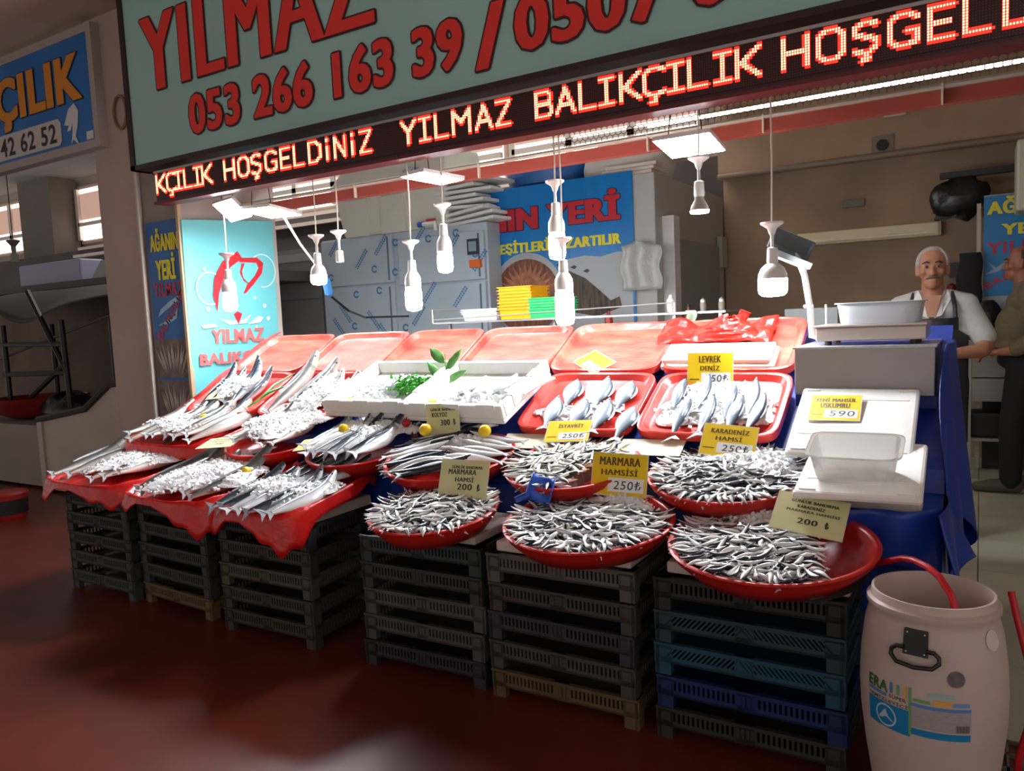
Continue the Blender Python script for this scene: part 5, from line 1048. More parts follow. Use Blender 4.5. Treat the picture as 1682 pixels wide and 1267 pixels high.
# pipes above the hall partition
for y, z, lb in ((8.1, 3.0, 'pale horizontal duct above the dark hall partition, the upper one'), (8.0, 2.86, 'pale horizontal duct above the dark hall partition, the lower one')):
    tag(MB().box(-14, -4.5, y - .05, y + .05, z, z + .05).build('cable_duct', M('duct_pale', 'CFC2B8', .4)), lb, 'duct')

# shelf rack behind the trays
sh = thing('shelf_rack', 'thin steel shelf rack with a rail behind the back trays', 'shelf', (-2.2, 4.4, 1.42))
MB().box(-1.12, .96, 0, .3, 0, .012).build('shelf_plate', steel, sh)
mb = MB(); mb.tube([(-1.12, 0, .03), (.66, 0, .07)], .004, 6); mb.tube([(-1.12, 0, .012), (-1.12, 0, .1), (-1.12, .3, .1)], .005, 6); mb.tube([(.66, 0, .012), (.66, 0, .07)], .005, 6); mb.build('rail', M('rail_steel', 'C9C4B8', .3, metal=.5), sh)
for x in (-1.05, -.2, .62, .9): MB().box(x - .01, x + .01, .1, .12, -1.42, 0).build('leg', steel, sh)
def crate_tub(x, y, z, w, d, h, n, m, nm, label, group):
    for k in range(n):
        o = MB().box(-w / 2 - .008, w / 2 + .008, -d / 2 - .008, -d / 2 + .002, h - .006, h).box(-w / 2 - .008, w / 2 + .008, d / 2 - .002, d / 2 + .008, h - .006, h).box(-w / 2 - .008, -w / 2 + .002, -d / 2, d / 2, h - .006, h).box(w / 2 - .002, w / 2 + .008, -d / 2, d / 2, h - .006, h).add([(-w * .46, -d * .46, 0), (w * .46, -d * .46, 0), (w * .46, d * .46, 0), (-w * .46, d * .46, 0), (-w / 2, -d / 2, h), (w / 2, -d / 2, h), (w / 2, d / 2, h), (-w / 2, d / 2, h), (-w / 2 + .012, -d / 2 + .012, h), (w / 2 - .012, -d / 2 + .012, h), (w / 2 - .012, d / 2 - .012, h), (-w / 2 + .012, d / 2 - .012, h), (-w * .44, -d * .44, .01), (w * .44, -d * .44, .01), (w * .44, d * .44, .01), (-w * .44, d * .44, .01)],
            [(0, 3, 2, 1), (0, 1, 5, 4), (1, 2, 6, 5), (2, 3, 7, 6), (3, 0, 4, 7), (4, 5, 9, 8), (5, 6, 10, 9), (6, 7, 11, 10), (7, 4, 8, 11), (8, 9, 13, 12), (9, 10, 14, 13), (10, 11, 15, 14), (11, 8, 12, 15), (12, 13, 14, 15)]).build(nm, m, loc=(x + rg.uniform(-.004, .004), y, z + k * h * .30)); tag(o, label % NUM[k], 'tray', group)
crate_tub(-2.66, 4.56, 1.434, .25, .24, .07, 8, M('tray_yellow', 'F2A80C', .4), 'serving_tray', 'yellow plastic tray, %s from the bottom of the pile on the rack', 'yellow trays on the rack')
crate_tub(-2.42, 4.53, 1.434, .24, .22, .06, 5, M('tray_green', '2FB968', .4), 'serving_tray', 'green plastic tray, %s from the bottom of the pile on the rack', 'green trays on the rack')
crate_tub(-2.95, 4.55, 1.434, .28, .22, .05, 3, white_pl, 'serving_tray', 'white foam tray, %s from the bottom of the pile on the rack', 'white trays on the rack')
tag(MB().lathe([(.022, 0), (.024, .07), (.010, .09), (.010, .105)], 14).build('small_bottle', M('bottle_white', 'B9B4AA', .3), smooth=True, loc=(-1.60, 4.5, 1.434)), 'small pale bottle near the right end of the rack', 'bottle')
for x, z, lb in ((-1.40, 1.434, 'left chrome-topped jar at the end of the rack'), (-1.29, 1.434, 'right chrome-topped jar at the end of the rack')):
    j = thing('spice_jar', lb, 'jar', (x, 4.5, z)); MB().lathe([(.018, 0), (.02, .04), (.016, .05)], 12).build('jar_body', M('jar_dark', '6A5E52', .3), j, smooth=True); MB().lathe([(.017, .05), (.017, .062), (.002, .075)], 12).build('lid', steel, j, smooth=True)
o = MB().grid(6, 6, lambda u, v: (-1.47 + .06 * u + .01 * math.sin(v * 8), 4.385 - .01 * math.sin(u * 6), 1.44 - .13 * v)).build('cleaning_cloth', M('cloth_green_white', 'A9B79A', .8, var=.2, vs=20), smooth=True, solid=.004); tag(o, 'pale cloth draped over the right end of the rack', 'cloth')
wt = thing('work_table', 'stainless work table standing behind the back trays', 'table', (-2.0, 5.1, 0)); MB().box(-1.0, .9, 0, .6, 1.28, 1.31).build('table_top', steel, wt, bevel=.003)
for x in (-.95, .85):
    for y in (.05, .55): MB().box(x - .02, x + .02, y - .02, y + .02, 0, 1.28).build('leg', steel, wt)
MB().box(.98, 1.28, -.2, -.16, 1.22, 1.42).build('splash_sheet', M('sheet_grey', '8C918C', .5), wt)
for x, c, lb in ((-2.32, 'A8322A', 'small red-capped bottle below the rack'), (-1.72, '7A3A2A', 'brown sauce bottle below the right part of the rack')):
    j = thing('sauce_bottle', lb, 'bottle', (x, 5.2, 1.31)); MB().lathe([(.03, 0), (.03, .1), (.012, .13), (.012, .15)], 12).build('bottle_body', M('sauce_' + c, c, .3), j, smooth=True); MB().lathe([(.014, .15), (.014, .17)], 10).build('cap', black_pl, j)

# back wall details
fx = thing('wall_light_fixture', 'unlit long fluorescent fixture on the back wall', 'lamp', (-.92, 7.95, 2.0)); MB().box(-.6, .6, -.06, .05, 0, .12).build('housing', M('fixture_cream', 'D8C7A2', .4), fx, bevel=.01); MB().tube([(-.57, -.075, .03), (.57, -.075, .03)], .014, 8).build('tube', M('fixture_tube', 'E9DDC0', .3), fx)
MB().box(.6, .62, -.07, .05, 0, .125).build('end_cap', M('fixture_edge', 'A58F6C', .5), fx)
tag(MB().tube([(-2.24, 7.78, 2.735), (3.0, 7.78, 2.75)], .03, 10).build('wall_pipe', M('pipe_brown', '8A7866', .5), smooth=True), 'beige pipe running along the back wall beam', 'pipe')
vn = thing('wall_vent', 'round dark vent in a square plate on the back beam', 'vent', (-.76, 7.82, 2.83)); MB().box(-.09, .09, -.02, 0, -.09, .09).build('plate', M('vent_plate', '8A7A6A', .7), vn); MB().tube([(0, -.04, 0), (0, -.02, 0)], .05, 16).build('opening', black_pl, vn)
tag(MB().box(-.75, -.57, 7.76, 7.82, 3.06, 3.12).build('junction_box', M('box_cream', 'C9B9A0', .5), bevel=.008), 'cream junction box on the back beam under the pale pipe', 'box')
tag(MB().box(-1.12, -.93, 7.96, 8.0, 2.33, 2.40).build('socket_strip', M('socket_grey', '6E655C', .5), bevel=.004), 'small grey socket strip on the back wall above the fixture', 'socket')
bgm = M('black_bag', '161518', .35, bump=.8, bs=12)
def bagf(u, v):
    t = 2 * PI * u; r = .5 + .5 * math.sin(PI * min(1, v * 1.1)) ** .7; return (-.12 + .21 * r * math.cos(t) * (.75 + .5 * v) - .08 * v + .05 * mnoise.noise(Vector((u * 7, v * 4, 2))), 7.6 + .14 * r * math.sin(t), 2.44 - .34 * v + .05 * mnoise.noise(Vector((u * 5, v * 6, 8))))
tag(MB().grid(28, 12, bagf, True).build('black_sack', bgm, smooth=True, angle=60), 'black plastic sack hung high by the blue poster at right', 'bag')
tag(MB().box(-.3, .6, 7.55, 7.62, 2.44, 2.49).build('hanging_bar', dark_frame), 'dark bar above the blue poster at right', 'bar')
tag(MB().tube([(-.12, 7.6, 2.42), (-.12, 7.6, 2.45)], .02, 8).build('bag_hook', dark_frame), 'dark hook holding the black sack', 'hook')
# poster stand at right
pd = thing('poster_stand', 'blue poster on a pale post behind the standing man at right', 'poster', (.0, 7.5, 0)); MB().box(.02, 1.0, 0, .03, 1.02, 2.26).build('backing', M('board_pale', '9FA8A2', .5), pd)
MB().box(.02, 1.0, -.006, 0, 1.44, 2.25).build('sheet', M('poster2_blue', '0E79B8', .4, var=.05, vs=3), pd); MB().box(-.03, .0, -.02, .04, 0, 2.2).build('post', M('post_cream', 'B5AC98', .5), pd)
fr = XZ(-.007); a = MB(); lettering(a, 'AĞANIN', fr, .04, .62, 2.10, 2.24, .03, fat=.03); lettering(a, 'YERİ', fr, .14, .5, 1.93, 2.05, .03, fat=.03); a.build('yellow_lettering', M('banner_yellow'), pd)
a = MB(); lettering(a, 'YILMAZ', fr, .04, .62, 1.78, 1.88, .03); lettering(a, 'BALIKÇILIK', frame((.05, -.007, 1.48), (.8, 0, .45), (-.45, 0, .8)), 0, .6, 0, .07, .03); a.build('red_lettering', M('poster_red'), pd)
a = MB(); poly(a, [(.03, 1.62), (.09, 1.66), (.05, 1.72), (.11, 1.67), (.2, 1.74), (.3, 1.74), (.2, 1.68), (.1, 1.63)], fr); a.build('fish_drawing', M('poster_pale'), pd)
MB().box(.02, 1.0, .0, .45, 0, 1.02).build('cabinet_base', M('base_dark', '2A2826', .6), pd)
def coat(u, v):
    t = 2 * PI * u; w = .075 + .015 * math.sin(v * 5); return (-.075 + w * math.cos(t) + .01 * math.sin(v * 14), 7.38 + .035 * math.sin(t), 1.80 - .66 * v)
tag(MB().grid(24, 16, coat, True).build('hanging_apron', M('black_cloth', '100F11', .8, bump=.5, bs=15), smooth=True, angle=60), 'black apron hanging on the post beside the blue poster', 'apron')
tag(MB().box(-.24, -.16, 7.9, 8.0, 1.62, 1.75).build('wall_switch_box', M('box_dark', '2C2624', .5)), 'dark box on the back wall beside the hanging apron', 'box')
tag(MB().lathe([(.035, 0), (.035, .09), (.01, .11)], 10).build('red_canister', M('canister_red', '7A1F1A', .4), smooth=True, loc=(-.22, 7.93, 1.46)), 'small red canister on the back wall left of the apron', 'canister')
tag(MB().box(-.3, -.12, 7.86, 8.0, 1.43, 1.46).build('wall_ledge', M('box_dark')), 'short dark ledge under the red canister', 'ledge')
tag(MB().box(.22, .7, 6.9, 7.3, 2.06, 2.58).build('white_wall_cabinet', M('cabinet_white', 'BDBAA6', .5), bevel=.02), 'white cabinet at the top right edge above the poster', 'cabinet')
tag(MB().box(.24, .68, 7.3, 7.5, 2.1, 2.14).build('wall_bracket', dark_frame), 'dark bracket behind the white cabinet', 'bracket')
# steel side table at right
st_ = thing('prep_table', 'steel table with drawers beside the man in the olive sweater', 'table', (.25, 7.05, 0)); pm = M('prep_steel', 'A09A8E', .4, metal=.3)
MB().box(-.36, .75, 0, .42, 1.0, 1.045).build('table_top', pm, st_, bevel=.003)
for x in (-.33, .70):
    for y in (.03, .39): MB().box(x - .022, x + .022, y - .02, y + .02, 0, 1.0).build('leg', pm, st_)
for z in (.62, .81): 
    d = MB().box(-.30, .3, .0, .38, z, z + .18).build('drawer', M('drawer_steel', '8F8A80', .4, metal=.2), st_); MB().box(-.05, .05, -.015, 0, z + .14, z + .155).build('drawer_pull', steel, d)
MB().box(-.3, .7, .02, .4, .30, .32).build('lower_shelf', pm, st_)
tag(MB().box(-.1, .3, 7.12, 7.4, .32, .52).build('black_box', M('box_black', '121212', .5), bevel=.02), 'black box on the lower shelf of the steel table', 'box')
o = MB().grid(20, 8, lambda u, v: (-.08 + .13 * math.cos(2 * PI * u) * math.cos(v * PI / 2), 7.2 + .1 * math.sin(2 * PI * u) * math.cos(v * PI / 2), 1.047 + .07 * math.sin(v * PI / 2)), True).build('cloth_heap', M('cloth_pale', '9A948A', .8, bump=.6, bs=12), smooth=True); tag(o, 'pale cloth heaped on the steel table', 'cloth')
bk = MB().grid(24, 12, lambda u, v: (.055 + (.14 + .02 * math.sin(v * 7)) * math.sin(PI * (.08 + .84 * v)) * math.cos(2 * PI * u), 7.28 + .10 * math.sin(PI * (.08 + .84 * v)) * math.sin(2 * PI * u), 1.05 + .36 * v), True).build('black_backpack', bgm, smooth=True); tag(bk, 'bulky black bag on the steel table behind the sweater man', 'bag')
tag(MB().box(-1.7, -.16, 4.02, 4.34, 0, 1.0).build('low_counter', M('counter_dark', '3A3633', .6)), 'dark low counter behind the steel box and scale', 'counter')

# ================================================================== NEIGHBOUR'S STALL (left)
slab('wall_neighbour_back', -14, -5.8, 5.0, 5.08, 0, 2.02, M('grimy_wall', '6E5D50', .9, var=.2, vs=2))
nc = thing('neighbour_counter', 'white-fronted display counter of the stall at the left', 'counter', (0, 3.82, 0)); ncm = M('counter_front', 'B8ADA3', .6, var=.06, vs=2)
mb = MB(); mb.add([(-7.5, 0, .03), (-6.0, 0, .03), (-6.0, 0, 1.05), (-6.35, 0, 1.02), (-6.75, 0, .80), (-7.5, 0, .68), (-7.5, .9, .03), (-6.0, .9, .03), (-6.0, .9, 1.05), (-6.35, .9, 1.02), (-6.75, .9, .80), (-7.5, .9, .68)], [(0, 1, 2, 3, 4, 5), (6, 11, 10, 9, 8, 7), (0, 6, 7, 1), (1, 7, 8, 2), (2, 8, 9, 3), (3, 9, 10, 4), (4, 10, 11, 5), (5, 11, 6, 0)]); mb.build('front_panel', ncm, nc)
MB().tube([(-7.55, -.01, .69), (-6.75, -.01, .81), (-6.35, -.01, 1.03), (-6.0, -.01, 1.06)], .03, 6).build('edge_trim', M('edge_dark', '3A3430', .6), nc)
MB().box(-10, -7.52, .05, .9, .03, .62).build('side_panel', M('counter_front_shaded', '8E8378', .6, var=.06, vs=2), nc)  # front panel carried on, its shade put into a darker colour
MB().box(-7.56, -7.48, -.02, .03, .0, .70).build('corner_trim', ncm, nc)
nf = thing('black_rack', 'black metal frame rack standing on the neighbouring counter', 'rack', (0, 4.2, 0)); mb = MB()
for p in (((-8.83, 0, .62), (-8.83, 0, 1.60)), ((-7.68, 0, .75), (-7.71, 0, 1.62)), ((-8.9, 0, 1.40), (-7.7, 0, 1.38)), ((-8.9, 0, 1.08), (-7.7, 0, 1.1)), ((-8.28, 0, 1.93), (-7.70, 0, 1.12)), ((-8.4, 0, .85), (-7.68, 0, 1.2)), ((-8.83, .5, .62), (-8.83, .5, 1.6)), ((-7.7, .5, .62), (-7.7, .5, 1.62))): mb.tube(p, .028, 6)
mb.build('frame', dark_frame, nf)
MB().tube([(-9.1, 0, 1.22), (-7.2, .5, 1.75)], .014, 6).build('wooden_bar', M('bar_wood', '6F6252', .7), nf)
def tarpf(u, v): x = -9.6 + 3.5 * u; return (x, 4.75 - .55 * v, 1.98 - .0 * u - (.25 + .10 * math.cos((x + 8.3) * 2.6)) * v ** 1.3 + .03 * math.sin(u * 16) * v)
tag(MB().grid(40, 8, tarpf).build('dark_tarpaulin', M('tarp_dark', '3E3732', .8, bump=.3, bs=6), smooth=True, solid=.006), 'dark tarpaulin slung across the neighbouring stall', 'tarpaulin')
tag(MB().box(-10.6, -5.9, 4.78, 5.0, 1.99, 2.06).build('stall_beam', M('beam_grey', '4E4A46', .7)), 'dark grey beam above the tarpaulin in the left stall', 'beam')
o = MB().lathe([(.30, 0), (.42, .06), (.46, .2), (.44, .2), (.38, .06), (.1, .03)], 32).build('red_basin', M('basin_red_dark', '7E1A18', .35), smooth=True, angle=50, loc=(-8.5, 4.35, .64)); tag(o, 'dark red basin on the neighbouring counter', 'basin')
o = MB().grid(24, 8, lambda u, v: (-7.95 + .38 * math.cos(2 * PI * u) * math.cos(v * PI / 2), 4.35 + .25 * math.sin(2 * PI * u) * math.cos(v * PI / 2), .70 + (.18 + .03 * math.sin(u * 30)) * math.sin(v * PI / 2)), True).build('black_bag_heap', bgm, smooth=True); tag(o, 'heap of black bags on the neighbouring counter', 'bag')
tag(MB().box(-10.6, -9.2, 5.3, 5.6, 2.0, 2.38).build('lilac_cooler', M('cooler_lilac', '8C8DAA', .5), bevel=.02), 'pale lilac box on the wall top of the left stall', 'box')
o = MB().add([(-8.95, 5.2, 2.0), (-8.1, 5.2, 2.0), (-8.1, 5.7, 2.0), (-8.95, 5.7, 2.0), (-8.85, 5.35, 2.33), (-8.1, 5.35, 2.33), (-8.1, 5.7, 2.33), (-8.85, 5.7, 2.33)], [(0, 1, 5, 4), (1, 2, 6, 5), (2, 3, 7, 6), (3, 0, 4, 7), (4, 5, 6, 7), (0, 3, 2, 1)]).build('air_unit', M('unit_grey', '8F8C8C', .5)); tag(o, 'pale sloped air unit on the wall top behind the pillar', 'air unit')
slab('wall_neighbour_ledge', -14, -5.8, 5.08, 5.9, 1.9, 2.0, wall_d)
lp = thing('hanging_lamp', 'dark lamp holder hanging in the left stall', 'lamp', (-8.05, 4.0, 2.2)); MB().tube([(0, 0, .16), (0, 0, 2.8)], .005, 6).build('cord', dark_frame, lp); MB().lathe([(.02, .06), (.02, .15), (.06, .2), (.06, .21), (.01, .22)], 14).build('rose', M('rose_grey', '6A6662', .5), lp); MB().box(-.025, .025, -.025, .025, 0, .08).build('holder', M('rose_grey'), lp)
bu = thing('paint_bucket', 'red and black bucket on the floor at the left edge', 'bucket', (-6.75, 3.10, 0)); MB().lathe([(.13, 0), (.15, .05)], 28).build('base_band', M('bucket_red', '8A1A16', .4), bu, smooth=True, angle=40); MB().lathe([(.15, .05), (.155, .17)], 28).build('label_band', M('bucket_black', '1A1817', .4), bu, smooth=True, angle=40); MB().lathe([(.156, .17), (.162, .21), (.15, .22), (.01, .22)], 28).build('lid', M('bucket_red'), bu, smooth=True, angle=40)
a = MB(); disc(a, (0, .11), .04, frame((.0, -.157, 0), (1, 0, 0), (0, 0, 1)), 16, .001); a.build('label_spot', M('bucket_white', 'B5ABA2', .5), bu)
cr_ = MB(); cr_.tube([(-5.36 + .075 * math.cos(2 * PI * k / 24), 3.485, 3.06 + .115 * math.sin(2 * PI * k / 24)) for k in range(25)], .010, 6); tag(cr_.build('cable_coil', M('coil_tan', '8A6E4C', .6)), 'ring of tan cable on the pillar between the signboards', 'cable')

# ================================================================== PEOPLE
def blob(parts, voxel, name, mat, smooth_n=4):
    """one continuous skin from overlapping capsules ('c', p0, r0, p1, r1) and ellipsoids ('e', centre, radii)"""
    mb = MB()
    for p in parts:
        if p[0] == 'c':
            a, b = Vector(p[1]), Vector(p[3]); n = 6
            mb.tube([a.lerp(b, k / n) for k in range(n + 1)], [p[2] + (p[4] - p[2]) * k / n for k in range(n + 1)], 14); mb.ball(a, p[2], 14); mb.ball(b, p[4], 14)
        else: mb.ball(p[1], 1., 18, squash=p[2])
    me = mb.mesh('tmp', mat); o = bpy.data.objects.new('tmp', me); COL.objects.link(o)
    r = o.modifiers.new('r', 'REMESH'); r.mode = 'VOXEL'; r.voxel_size = voxel; s = o.modifiers.new('s', 'SMOOTH'); s.iterations = smooth_n; s.factor = .5
    m2 = bpy.data.meshes.new_from_object(o.evaluated_get(bpy.context.evaluated_depsgraph_get())); bpy.data.objects.remove(o); m2.name = name
    m2.materials.clear(); m2.materials.append(mat); m2.polygons.foreach_set('use_smooth', [True] * len(m2.polygons)); return m2
def limb(*a):   # chain of (point, radius)
    return [('c', a[i][0], a[i][1], a[i + 1][0], a[i + 1][1]) for i in range(len(a) - 1)]
def head(c, f, s=1.):
    """head ellipsoids; c = centre between the ears, f = facing in the XY plane"""
    f = Vector((f[0], f[1], 0)).normalized(); r = Vector((0, 0, 1)).cross(f) * -1
    P = lambda a, b, z: tuple(Vector(c) + f * a * s + r * b * s + Vector((0, 0, z * s)))
    L = [('e', P(-.012, 0, .035), (.080 * s, .080 * s, .092 * s)), ('e', P(.012, 0, .0), (.068 * s, .068 * s, .10 * s)), ('e', P(.03, 0, -.07), (.050 * s, .050 * s, .048 * s)), ('e', P(.06, 0, -.095), (.026 * s, .026 * s, .022 * s)),
         ('c', P(.082, 0, .015), .009 * s, P(.105, 0, -.028), .014 * s), ('e', P(.092, .014, -.03), (.011 * s,) * 3), ('e', P(.092, -.014, -.03), (.011 * s,) * 3),
         ('c', P(.076, -.035, .035), .012 * s, P(.076, .035, .035), .012 * s), ('c', P(.082, -.018, -.062), .009 * s, P(.082, .018, -.062), .009 * s), ('c', P(.078, -.016, -.074), .010 * s, P(.078, .016, -.074), .010 * s),
         ('e', P(.055, .042, -.015), (.024 * s,) * 3), ('e', P(.055, -.042, -.015), (.024 * s,) * 3)]
    for q in (-1, 1): L.append(('c', P(-.005, q * .079, .022), .014 * s, P(.0, q * .079, -.03), .011 * s))
    return L, P
def face_bits(P, s, root, hairm, moustache=True):
    for q in (-1, 1):
        mb = MB(); mb.ball(P(.078, q * .031, .012), .011 * s, 10); mb.build('eye', M('eye_white_shaded', '7A6A60', .3), root, smooth=True)  # whites coloured brown to stand for the shade over the eyes
        mb = MB(); mb.ball(P(.0872, q * .030, .012), .0052 * s, 8); mb.build('iris', M('eye_dark', '1A110C', .2), root, smooth=True)
        mb = MB(); mb.tube([P(.088, q * .014, .034), P(.090, q * .032, .040), P(.078, q * .052, .032)], [.0045 * s, .0055 * s, .003 * s], 6); mb.build('eyebrow', hairm, root)
    if moustache:
        mb = MB(); mb.tube([P(.080, -.034, -.056), P(.094, -.012, -.047), P(.096, 0, -.045), P(.094, .012, -.047), P(.080, .034, -.056)], [.004 * s, .0075 * s, .0075 * s, .0075 * s, .004 * s], 8); mb.build('moustache', M('moustache_grey', '5E4E44', .8), root)
def hand(w, d, up, s=1., curl=.5, side=1):
    """palm and five fingers from the wrist w along d; up = back of the hand"""
    w, d, up = Vector(w), Vector(d).normalized(), Vector(up).normalized(); r = d.cross(up).normalized() * side; up = r.cross(d) * side
    P = lambda a, b, c: tuple(w + d * a * s + r * b * s + up * c * s)
    L = [('e', P(.045, 0, 0), (.034 * s, .034 * s, .026 * s)), ('c', P(.0, 0, 0), .025 * s, P(.07, -.018, .0), .017 * s), ('c', P(.0, 0, 0), .024 * s, P(.072, .02, 0), .016 * s)]
    for b, l in ((-.032, .062), (-.011, .075), (.011, .082), (.032, .073)):
        L += limb((P(.075, b, 0), .0105 * s), (P(.075 + l * .5, b * 1.1, -.006 - .02 * curl), .0095 * s), (P(.075 + l * .85, b * 1.1, -.02 - .05 * curl), .0085 * s), (P(.075 + l * .95, b * 1.1, -.03 - .075 * curl), .008 * s))
    L += limb((P(.02, .03, -.005), .013 * s), (P(.05, .06, -.015), .011 * s), (P(.075, .068, -.03), .009 * s)); return L
skin = M('skin_tan', '9E6A50', .5, var=.06, vs=14, sub=.05); skin2 = M('skin_ruddy', '9C6248', .5, var=.06, vs=14, sub=.05)
# man behind the scale: faces the aisle
m1 = thing('person', 'man with short white hair in a pale shirt and dark apron behind the scale', 'person', (-.24, 5.15, 0))
hd, P = head((0, .0, 1.615), (.05, -1)); fwd = -1
body = hd + limb(((0, .02, 1.56), .058), ((0, .035, 1.44), .062)) + [('e', (0, .05, 1.36), (.185, .10, .09)), ('e', (0, .05, 1.18), (.17, .115, .20)), ('e', (0, .06, .98), (.165, .12, .14))]
body += limb(((-.17, .05, 1.385), .062), ((-.29, .02, 1.12), .045), ((-.27, -.12, 1.12), .036), ((-.16, -.20, 1.125), .027)) + hand((-.16, -.20, 1.125), (.8, -.5, -.05), (0, 0, 1), 1., .4, -1)
body += limb(((.17, .05, 1.385), .062), ((.27, .0, 1.17), .046), ((.25, -.08, 1.14), .042), ((.08, -.22, 1.13), .028)) + hand((.08, -.22, 1.13), (-.85, -.4, -.1), (0, 0, 1), 1., .4, 1)
for q in (-1, 1): body += limb(((q * .09, .06, .93), .088), ((q * .10, .05, .50), .060), ((q * .10, .07, .10), .042)) + [('c', (q * .10, .08, .05), .042, (q * .11, -.06, .035), .034)]
def person_mesh(parts, vox, nm, m, root): o = bpy.data.objects.new(nm, blob(parts, vox, nm, m)); COL.objects.link(o); o.parent = root; return o
b1 = person_mesh(body, .008, 'body', skin, m1)
shirt = [('e', (0, .05, 1.37), (.20, .112, .095)), ('e', (0, .05, 1.18), (.185, .13, .21)), ('e', (0, .055, .98), (.18, .135, .14))] + limb(((-.165, .05, 1.385), .075), ((-.27, .025, 1.19), .066)) + limb(((.165, .05, 1.385), .075), ((.26, .01, 1.215), .066)) + limb(((-.07, .045, 1.45), .05), ((-.17, .05, 1.40), .07)) + limb(((.07, .045, 1.45), .05), ((.17, .05, 1.40), .07))
person_mesh(shirt, .011, 'shirt', M('shirt_pale', 'A9A6A0', .8, var=.05, vs=40), m1)
mb = MB()
for q in (-1, 1): mb.add([(q * .012, -.085, 1.33), (q * .05, -.075, 1.345), (q * .095, -.02, 1.44), (q * .075, .02, 1.495), (q * .055, -.03, 1.46)], [(0, 1, 2, 3, 4)])
mb.build('collar', M('collar_white', 'C9C6C0', .8), m1, solid=.008)
mb = MB(); mb.add([(-.02, -.079, 1.335), (.02, -.079, 1.335), (.05, -.05, 1.46), (-.05, -.05, 1.46)], [(0, 1, 2, 3)]); mb.build('open_neck', skin, m1, solid=.02)
def apr(u, v): a = -1.15 + 2.3 * u; w = .145 if v < .12 else .20; return (w * math.sin(a) * 1.0, .05 - (.145 + .012 * math.sin(u * 20) * v) * math.cos(a) - .01, 1.33 - .72 * v)
MB().grid(24, 20, apr).build('apron', M('apron_dark', '1E1C22', .6), m1, smooth=True, angle=180, solid=.006)
mb = MB()
for q in (-1, 1): MB().tube([(q * .12, -.08, 1.33), (q * .115, -.055, 1.40), (q * .10, .02, 1.475), (q * .06, .09, 1.47)], .012, 6).build('apron_strap', M('apron_dark'), m1)
tr = []
for q in (-1, 1): tr += limb(((q * .09, .06, .95), .102), ((q * .10, .05, .50), .078), ((q * .10, .07, .12), .065))
person_mesh(tr, .012, 'trousers', M('trousers_dark', '1B1B1F', .8), m1)
sho = []
for q in (-1, 1): sho += [('c', (q * .10, .085, .055), .05, (q * .115, -.09, .042), .042)]
person_mesh(sho, .010, 'shoes', M('shoe_dark', '1A1715', .5), m1)
hair1 = M('hair_white', '9A948E', .9, var=.15, vs=120)
def cap_hair(P, s, root, m, front, low):
    def fn(u, v):
        t = 2 * PI * u; ph = .55 + (PI * .5 + low * (.5 - .5 * math.cos(t)) - .55) * v if front else (PI * .5 + low) * v
        ph = (front + (PI * .56 - front) * v) if True else ph
        x = math.cos(t); k = .083 * s * (1.03); zz = .035 * s + .096 * s * math.cos(ph * (1.0 if x < .2 else 1.0)); rr = k * math.sin(ph)
        return P(-.012 + (rr / s) * x * 1.0 - (.030 if x > .55 else 0) * v, (rr / s) * math.sin(t), zz / s - (.03 * v if x < -.3 else 0))
    MB().grid(36, 8, fn, True).build('hair', m, root, smooth=True, angle=180, solid=.005)
cap_hair(P, 1., m1, hair1, .0, .1)
face_bits(P, 1., m1, M('brow_dark', '2E2420', .8))
# man in the olive sweater: stands sideways, looking left
m2 = thing('person', 'balding man in an olive sweater and black trousers standing at right', 'person', (.22, 6.70, 0))
hd, P2 = head((.02, 0, 1.665), (-1, -.12))
body = hd + limb(((.03, 0, 1.60), .060), ((.06, 0, 1.48), .066)) + [('e', (.07, 0, 1.38), (.12, .19, .10)), ('e', (.045, 0, 1.20), (.15, .185, .19)), ('e', (.05, 0, 1.02), (.155, .175, .14))]
body += limb(((.08, -.20, 1.42), .062), ((.13, -.24, 1.13), .046), ((-.02, -.22, 1.05), .038), ((-.10, -.17, 1.04), .028)) + hand((-.10, -.17, 1.04), (-.9, .3, -.1), (0, 0, 1), 1., .4, 1)
body += limb(((.08, .20, 1.42), .062), ((.14, .24, 1.13), .046), ((.06, .25, .92), .036), ((.04, .25, .86), .028)) + hand((.04, .25, .86), (-.1, 0, -1), (0, 1, 0), 1., .3, 1)
legs2 = [(-.10, -.22, .06), (.10, .26, .02)]
for ly, dx, _ in legs2: body += limb(((.05, ly, .95), .092), ((.05 + dx * .3, ly, .50), .062), ((.06 + dx * .4, ly, .10), .042)) + [('c', (.07 + dx * .4, ly, .05), .042, (-.10 + dx * .4, ly, .035), .034)]
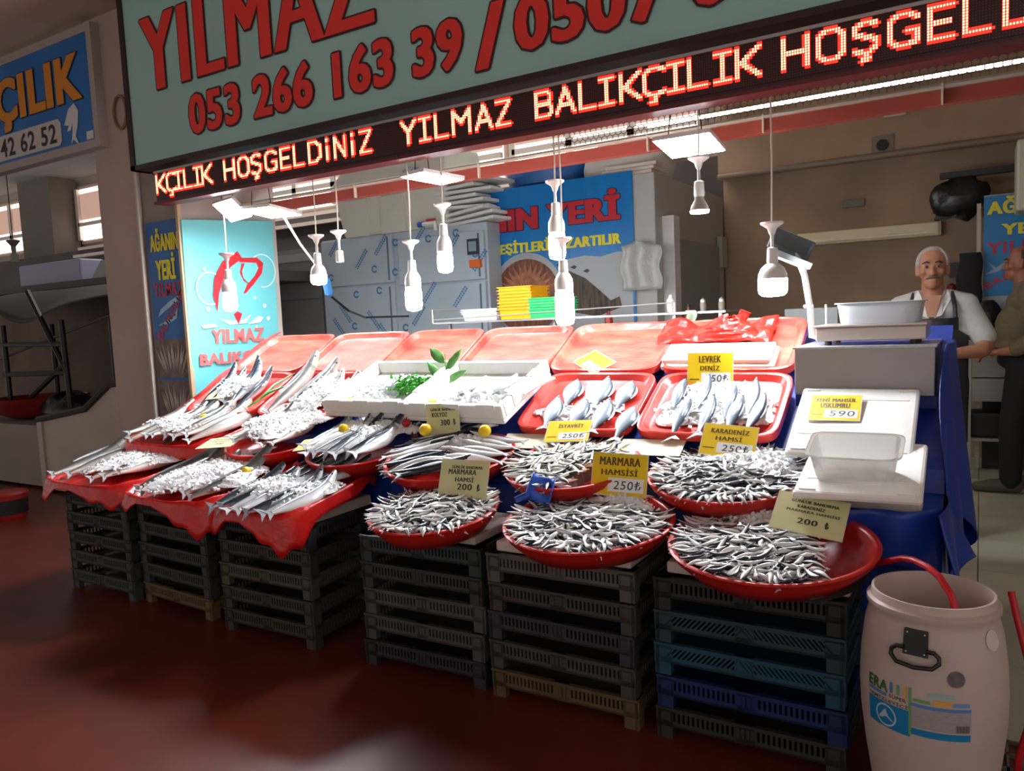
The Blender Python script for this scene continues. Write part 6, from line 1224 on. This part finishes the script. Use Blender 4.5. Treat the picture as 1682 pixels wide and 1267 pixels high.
person_mesh(body, .008, 'body', skin2, m2)
sw = [('e', (.07, 0, 1.39), (.135, .205, .105)), ('e', (.04, 0, 1.21), (.172, .20, .19)), ('e', (.045, 0, 1.07), (.175, .19, .13))] + limb(((.08, -.20, 1.42), .078), ((.13, -.245, 1.13), .066), ((.0, -.225, 1.06), .052)) + limb(((.08, .20, 1.42), .078), ((.14, .245, 1.13), .066), ((.06, .25, .94), .05)) + limb(((.055, 0, 1.50), .078), ((.07, 0, 1.42), .11)) + limb(((.06, -.08, 1.47), .06), ((.08, -.18, 1.43), .075)) + limb(((.06, .08, 1.47), .06), ((.08, .18, 1.43), .075))
person_mesh(sw, .011, 'sweater', M('sweater_olive', '6B6048', .9, var=.08, vs=60, bump=.3, bs=120), m2)
tr = [('e', (.05, 0, .98), (.168, .182, .10))]
for ly, dx, _ in legs2: tr += limb(((.05, ly * .9, .95), .108), ((.05 + dx * .3, ly, .50), .084), ((.065 + dx * .4, ly, .09), .072))
person_mesh(tr, .012, 'trousers', M('trousers_black', '121214', .8), m2)
MB().grid(28, 2, lambda u, v: (.05 + .178 * math.cos(2 * PI * u), .19 * math.sin(2 * PI * u), 1.03 + .035 * v), True).build('belt', M('belt_black', '0D0C0C', .4), m2, smooth=True, solid=.006)
for ly, dx, _ in legs2:
    person_mesh([('c', (.10 + dx * .4, ly, .055), .052, (-.06 + dx * .4, ly, .05), .05), ('c', (-.06 + dx * .4, ly, .045), .048, (-.15 + dx * .4, ly, .036), .036)], .010, 'shoe', M('shoe_brown', '4E493A', .7), m2)
hair2 = M('hair_grey', '4A3E36', .9, var=.15, vs=120)
MB().grid(30, 6, lambda u, v: P2(-.012 - .086 * math.sin(.55 + 1.25 * v) * math.cos(-1.75 + 3.5 * u), .085 * math.sin(.55 + 1.25 * v) * math.sin(-1.75 + 3.5 * u), .035 + .098 * math.cos(.75 + 1.25 * v))).build('hair', hair2, m2, smooth=True, angle=180, solid=.005)
face_bits(P2, 1., m2, hair2, False)
